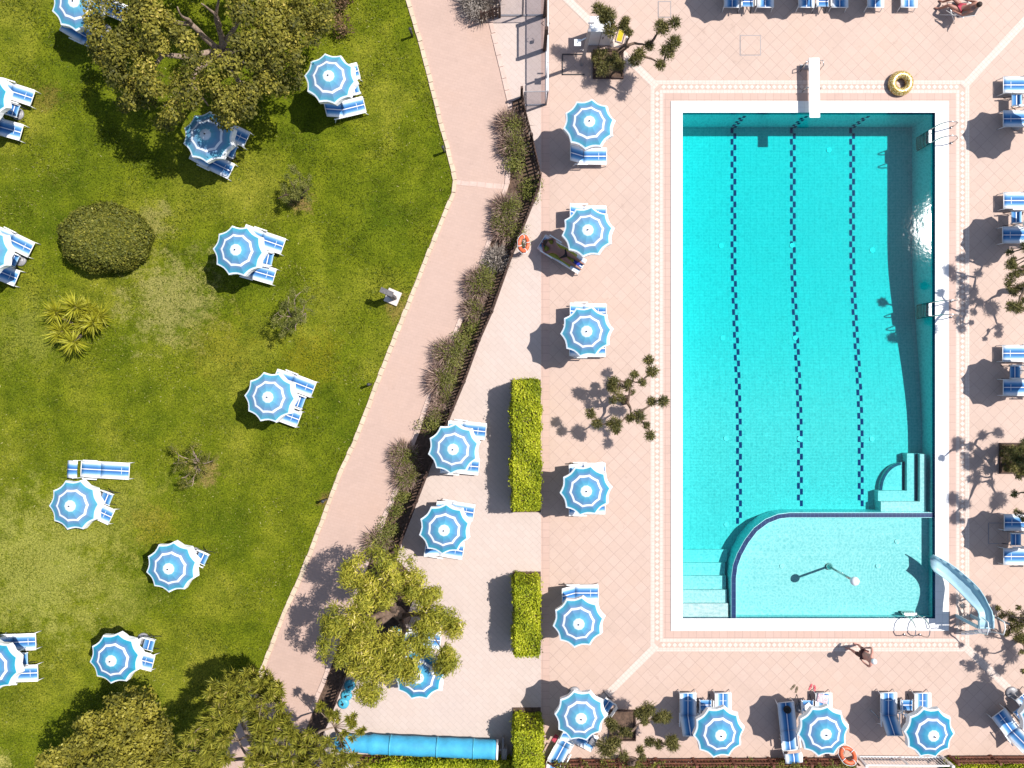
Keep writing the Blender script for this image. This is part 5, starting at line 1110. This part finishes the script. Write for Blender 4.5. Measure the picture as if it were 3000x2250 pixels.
for (px, py, rp_, kind, lab) in shr:
    rp_ *= 1.2; h = rp_ / S * .75; root, p = tree_root('lavender_shrub' if kind == 'lav' else 'low_shrub', px, py, lab, 'shrub', LG); r_ = rp_ / S
    if kind == 'green':
        leaf_cloud('foliage', [(R.uniform(-.5, .5) * r_, R.uniform(-.5, .5) * r_, h * R.uniform(.3, .9), r_ * R.uniform(.45, .7), .8) for _ in range(7)], 230, .075, .4, M['leaf_green'], root)
        MB().tube([(0, 0, 0), (0, 0, h)], .02, 5).build('stems', M['bark_dark'], root)
    else:
        mm = M['leaf_lav'] if kind == 'lav' else M['leaf_grey']; lean = (-.25, -.05) if px > 1100 else (0, 0)
        blades('spikes', [(R.uniform(-.25, .25) * r_, R.uniform(-.3, .3) * r_, .03, 150, r_ * 1.05, .024, .30, lean, .30) for _ in range(9)], mm, root)
        leaf_cloud('foliage', [(R.uniform(-.4, .4) * r_, R.uniform(-.4, .4) * r_, h * .6, r_ * .5, .8) for _ in range(8)], 260, .075, .3, M['leaf_green'] if kind == 'lav' else M['leaf_grey'], root, shell=.2)
# dry undergrowth right of the big tree
for (px, py, rp_, lab, m) in ((1000, 30, 40, 'brown dry shrub at the top right of the big tree', 'leaf_brown'), (1010, 95, 36, 'brown dry shrub right of the big tree, lower one', 'leaf_brown'), (955, 75, 40, 'green low shrub squeezed between big tree and dry shrubs', 'leaf_green'), (1020, -10, 30, 'brown dry shrub cut by the top edge', 'leaf_brown')):
    root, p = tree_root('undergrowth_shrub', px, py, lab, 'shrub', 'shrubs right of the big tree'); r_ = rp_ / S
    leaf_cloud('foliage', [(R.uniform(-.6, .6) * r_, R.uniform(-.7, .7) * r_, R.uniform(.2, .7), r_ * R.uniform(.3, .5), .8) for _ in range(10)], 190, .09, .5, M[m], root); mb = MB()
    for _ in range(5): limb(mb, (0, 0, 0), (R.uniform(-.6, .6) * r_, R.uniform(-.6, .6) * r_, .7), .02, .006, .1, 4, 5)
    mb.build('stems', M['bark'], root)

# ------------------------------------------------------------------ people and belongings
def skin_mesh(name, J, E, m, parent, lvl=1):
    keys = list(J); me = bpy.data.meshes.new(name); me.from_pydata([J[k][:3] for k in keys], [(keys.index(a), keys.index(b)) for a, b in E], [])
    o = bpy.data.objects.new(name, me); C.objects.link(o); md = o.modifiers.new('skin', 'SKIN'); md.use_smooth_shade = True
    for i, k in enumerate(keys):
        r = J[k][3]; r2 = J[k][4] if len(J[k]) > 4 else r; me.skin_vertices[0].data[i].radius = (r, r2); me.skin_vertices[0].data[i].use_root = (i == 0)
    sb = o.modifiers.new('sub', 'SUBSURF'); sb.levels = sb.render_levels = lvl
    dg_ = bpy.context.evaluated_depsgraph_get(); dg_.update(); nm = bpy.data.meshes.new_from_object(o.evaluated_get(dg_)); o.modifiers.clear(); o.data = nm; nm.materials.clear(); nm.materials.append(m)
    nm.polygons.foreach_set('use_smooth', [True] * len(nm.polygons)); o.name = name; o.parent = parent; return o
def add_hand(J, E, w, wrist, d, side):
    d = Vector(d).normalized(); s_ = Vector(side).normalized(); n = d.cross(s_); p = Vector(wrist) + d * .07; J[w + 'palm'] = (*p, .026, .02); E.append((w, w + 'palm'))
    for k, (o, ln) in enumerate(((-.028, .062), (-.01, .075), (.01, .072), (.028, .055))):
        a = p + d * .035 + s_ * o; b = a + d * ln * .55 - n * .006; c = b + d * ln * .45 - n * .018
        for t, q in (('a', a), ('b', b), ('c', c)): J[f'{w}{k}{t}'] = (*q, .0085)
        E += [(w + 'palm', f'{w}{k}a'), (f'{w}{k}a', f'{w}{k}b'), (f'{w}{k}b', f'{w}{k}c')]
    a = p - d * .03 - s_ * .035; b = a + d * .035 - s_ * .018; J[w + 'ta'] = (*a, .011); J[w + 'tb'] = (*b, .0095); E += [(w + 'palm', w + 'ta'), (w + 'ta', w + 'tb')]
def person(J, hands, m, root, hair, extra=()):
    E = [('pelvis', 'waist'), ('waist', 'chest'), ('chest', 'neck'), ('neck', 'jaw'), ('jaw', 'head'), ('head', 'crown'), ('jaw', 'nose')]
    for s_ in 'LR': E += [('pelvis', 'hip' + s_), ('hip' + s_, 'knee' + s_), ('knee' + s_, 'ank' + s_), ('ank' + s_, 'toe' + s_), ('chest', 'sho' + s_), ('sho' + s_, 'elb' + s_), ('elb' + s_, 'wri' + s_)]
    for s_, (d, sd) in hands.items(): add_hand(J, E, 'wri' + s_, J['wri' + s_][:3], d, sd)
    skin_mesh('body', J, E, m, root)
    for (nm, keys, grow, mm) in extra:
        K = {k: (*J[k][:3], J[k][3] + grow, (J[k][4] if len(J[k]) > 4 else J[k][3]) + grow) for k in keys}; skin_mesh(nm, K, [e for e in E if e[0] in K and e[1] in K], mm, root)
    h, c = Vector(J['head'][:3]), Vector(J['crown'][:3]); u = (c - h).normalized(); q = Vector((0, 0, 1)).rotation_difference(u)
    mb = MB(); mb.lathe([(.105 * math.cos(t), .115 * math.sin(t)) for t in np.linspace(-.25, 1.5, 9)], 16); o = mb.build('hair', hair, root); o.location = h - u * .005; o.rotation_mode = 'QUATERNION'; o.rotation_quaternion = q
    return root
# walking bather by the pool: built facing +x, leaning a little
wp = W(2500, 1893); root = empty('person', (wp.x, wp.y, 0), math.radians(172), 'person in brown shorts and a white cap walking on the deck below the wading pool', 'person')
J = {'pelvis': (0, 0, .95, .13, .11), 'waist': (-.02, 0, 1.12, .125, .10), 'chest': (-.05, 0, 1.36, .155, .12), 'neck': (-.05, 0, 1.52, .055), 'jaw': (-.03, 0, 1.60, .075), 'head': (-.03, 0, 1.69, .09), 'crown': (-.035, 0, 1.77, .065), 'nose': (.065, 0, 1.645, .016)}
for s_, y, st in (('L', 1, .16), ('R', -1, -.14)):
    J.update({'hip' + s_: (0, .095 * y, .90, .10), 'knee' + s_: (st * .75, .105 * y, .50, .065), 'ank' + s_: (st, .105 * y, .09, .042), 'toe' + s_: (st + .17, .12 * y, .03, .032), 'sho' + s_: (-.06, .19 * y, 1.44, .062), 'elb' + s_: (-.12, .36 * y, 1.20, .045), 'wri' + s_: (.03, .27 * y, 1.02, .032)})
person(J, {'L': ((.5, -.5, -.6), (1, 0, .5)), 'R': ((.5, .5, -.6), (1, 0, .5))}, M['skin_pink'], root, M['white'], [('shorts', ['pelvis', 'hipL', 'hipR', 'kneeL', 'kneeR'], .018, M['shorts'])])
# sunbather lying face down on the askew lounger
lp = W(1706, 782, .36); la = math.radians(-32); root = empty('person', (lp.x - math.cos(la) * .94, lp.y - math.sin(la) * .94, .36), la, 'sunbather in black swimwear lying face down on the askew shaded lounger', 'person'); root.scale = (1, 1.25, 1.1)
J = {'pelvis': (.05, 0, .11, .125, .09), 'waist': (-.13, 0, .12, .115, .08), 'chest': (-.38, 0, .13, .15, .09), 'neck': (-.56, 0, .13, .05), 'jaw': (-.65, .02, .12, .07), 'head': (-.74, .02, .125, .088), 'crown': (-.82, .02, .13, .06), 'nose': (-.68, .09, .08, .016)}
for s_, y in (('L', 1), ('R', -1)):
    J.update({'hip' + s_: (.12, .085 * y, .10, .095), 'knee' + s_: (.50, .10 * y, .07, .06), 'ank' + s_: (.84, .09 * y, .06, .038), 'toe' + s_: (.97, .10 * y, .04, .028), 'sho' + s_: (-.46, .18 * y, .12, .06), 'elb' + s_: (-.58, .26 * y, .06, .043), 'wri' + s_: (-.74, .14 * y, .05, .03)})
person(J, {'L': ((-.7, -.6, 0), (.6, -.7, 0)), 'R': ((-.7, .6, 0), (.6, .7, 0))}, M['skin_dark'], root, M['hair'], [('swimwear', ['pelvis', 'hipL', 'hipR'], .012, M['swim'])])
def cloth(name, m, label, px, py, h, an, w, l, cat='towel'):
    p = W(px, py, h); nx, ny = 9, 7; vs = []
    for i in range(nx):
        for j in range(ny):
            x, y = (i / (nx - 1) - .5) * l, (j / (ny - 1) - .5) * w; vs.append((x + R.uniform(-.008, .008), y + .02 * math.sin(5 * x), .012 * math.sin(9 * x + 3 * y) + R.uniform(0, .012)))
    mb = MB(); mb.add(vs, [(i * ny + j, (i + 1) * ny + j, (i + 1) * ny + j + 1, i * ny + j + 1) for i in range(nx - 1) for j in range(ny - 1)], True); o = mb.build(name, m, None, solid=.008); o.location = p; o.rotation_euler = (0, 0, math.radians(an)); return tag(o, label, cat)
cloth('beach_towel', M['towel_green'], 'lime green towel under the sunbather on the askew lounger', 1640, 740, .385, -32, .56, 1.25)
cloth('beach_towel', M['towel_blue'], 'crumpled dark blue towel at the feet of the sunbather', 1691, 769, .42, -10, .22, .22)
cloth('beach_towel', M['towel_pink'], 'pink and white towel over the foot end of a bottom row lounger', 2410, 2047, .40, 75, .42, .34)
cloth('beach_towel', M['crimson'], 'crimson cloth on the lounger in the lower left corner', 1626, 2163, .42, 55, .16, .30)
cloth('beach_towel', M['white'], 'pale crumpled cloth heaped on a bottom row chair', 2366, 2072, .46, 35, .26, .30)
def bag(px, py, h, label, m, s_):
    p = W(px, py, h); root = empty('beach_bag', p, .4, label, 'bag'); mb = MB(); mb.lathe([(.11 * s_, 0), (.15 * s_, .04), (.14 * s_, .12 * s_), (.08 * s_, .17 * s_), (.02, .18 * s_)], 12); mb.build('sack', m, root)
    mb = MB(); mb.tube([(-.1 * s_, 0, .12 * s_), (-.03, .06, .24 * s_), (.05, .05, .24 * s_), (.1 * s_, 0, .12 * s_)], .012, 6); mb.build('strap', m, root)
bag(2305, 2077, .37, 'black bag lying on the foot of the long flat lounger', M['black_cloth'], 1.0)
def flipflops(px, py, an, m, label):
    p = W(px, py); root = empty('flip_flops', (p.x, p.y, .012), math.radians(an), label, 'flip flops')
    for s_, t in ((-1, .35), (1, -.1)):
        ca, sa = math.cos(t), math.sin(t); f = lambda x, y: (x * ca - y * sa + 0, x * sa + y * ca + s_ * .085)
        mb = MB(); mb.prism([f(*q) for q in ((-.13, -.035), (-.05, -.034), (.05, -.045), (.11, -.035), (.135, 0), (.11, .035), (.05, .042), (-.05, .03), (-.13, .033))], 0, .02); o = mb.build('sole', m, root)
        mb = MB(); mb.tube([(*f(-.01, -.04), .02), (*f(.04, -.015), .045), (*f(.08, 0), .02)], .007, 5); mb.tube([(*f(-.01, .036), .02), (*f(.04, .012), .045), (*f(.08, 0), .02)], .007, 5); mb.build('strap', m, root)
flipflops(2328, 2016, 55, M['olive_rubber'], 'brown flip flops on the deck above the long flat lounger')
flipflops(2380, 2014, 70, M['pink_rubber'], 'pink flip flops on the deck beside the pink towel')
# bather on a white chair at the top edge
sp_ = W(2785, 38); sr = math.radians(150)
root = empty('deck_chair', (sp_.x, sp_.y, 0), sr, 'white framed deck chair with a seated bather at the top right edge', 'chair'); mb = MB(); mb.add([(-.28, -.25, .36), (-.28, .25, .36), (.24, .25, .40), (.24, -.25, .40)], [(0, 1, 2, 3)]); mb.build('seat', M['grey_metal'], root, solid=.012)
mb = MB(); mb.add([(-.28, -.25, .38), (-.28, .25, .38), (-.60, .25, .92), (-.60, -.25, .92)], [(0, 1, 2, 3)]); mb.build('backrest', M['grey_metal'], root, solid=.012)
for s_ in (-1, 1):
    mb = MB(); mb.tube([(-.62, s_ * .27, .95), (-.24, s_ * .27, .36), (.30, s_ * .27, .40)], .015, 6); mb.build('frame', M['white_metal'], root); MB().box((-.10, s_ * .31, .58), (.55, .045, .02)).build('armrest', M['white_metal'], root)
    for q in (-1, 1): MB().tube([(q * .34, s_ * .28, .01), (-q * .22, s_ * .28, .57)], .014, 6).build('leg', M['white_metal'], root)
root = empty('person', (sp_.x, sp_.y, 0), sr, 'tanned person with dark hair sitting in a deck chair at the top right edge', 'person')
J = {'pelvis': (-.15, 0, .52, .13, .11), 'waist': (-.25, 0, .66, .12, .10), 'chest': (-.38, 0, .88, .15, .11), 'neck': (-.46, 0, 1.03, .055), 'jaw': (-.46, 0, 1.10, .072), 'head': (-.48, 0, 1.19, .09), 'crown': (-.50, 0, 1.27, .065), 'nose': (-.375, 0, 1.16, .016)}
for s_, y in (('L', 1), ('R', -1)):
    J.update({'hip' + s_: (-.10, .10 * y, .51, .10), 'knee' + s_: (.34, .15 * y, .56, .065), 'ank' + s_: (.50, .15 * y, .10, .042), 'toe' + s_: (.67, .17 * y, .035, .03), 'sho' + s_: (-.42, .19 * y, .96, .062), 'elb' + s_: (-.28, .31 * y, .68, .045), 'wri' + s_: (-.02, .30 * y, .63, .032)})
person(J, {'L': ((1, 0, -.1), (0, 1, 0)), 'R': ((1, 0, -.1), (0, -1, 0))}, M['skin'], root, M['hair'], [('shorts', ['pelvis', 'hipL', 'hipR'], .02, M['crimson'])])
bag(1688, 712, .012, 'black bag on the deck beside the sunbather, half under the parasol', M['black_cloth'], 1.1)
cloth('beach_towel', M['white'], 'white crumpled towel on the lounger beside the long hedge', 1740, 1372, .41, 5, .40, .75)
cloth('beach_towel', M['grey_metal'], 'grey folded cloth on the lounger under the bottom left parasol', 1735, 2172, .41, -28, .3, .2)
p, q = W(2549, 2079), W(2660, 2182); t = q - p
o = MB().tube([(0, 0, .03), (t.x, t.y, .035)], .016, 7).build('pool_pole', M['chrome']); o.location = (p.x, p.y, 0)
tag(o, 'thin steel pole lying across a parasol shadow on the bottom deck', 'pole')
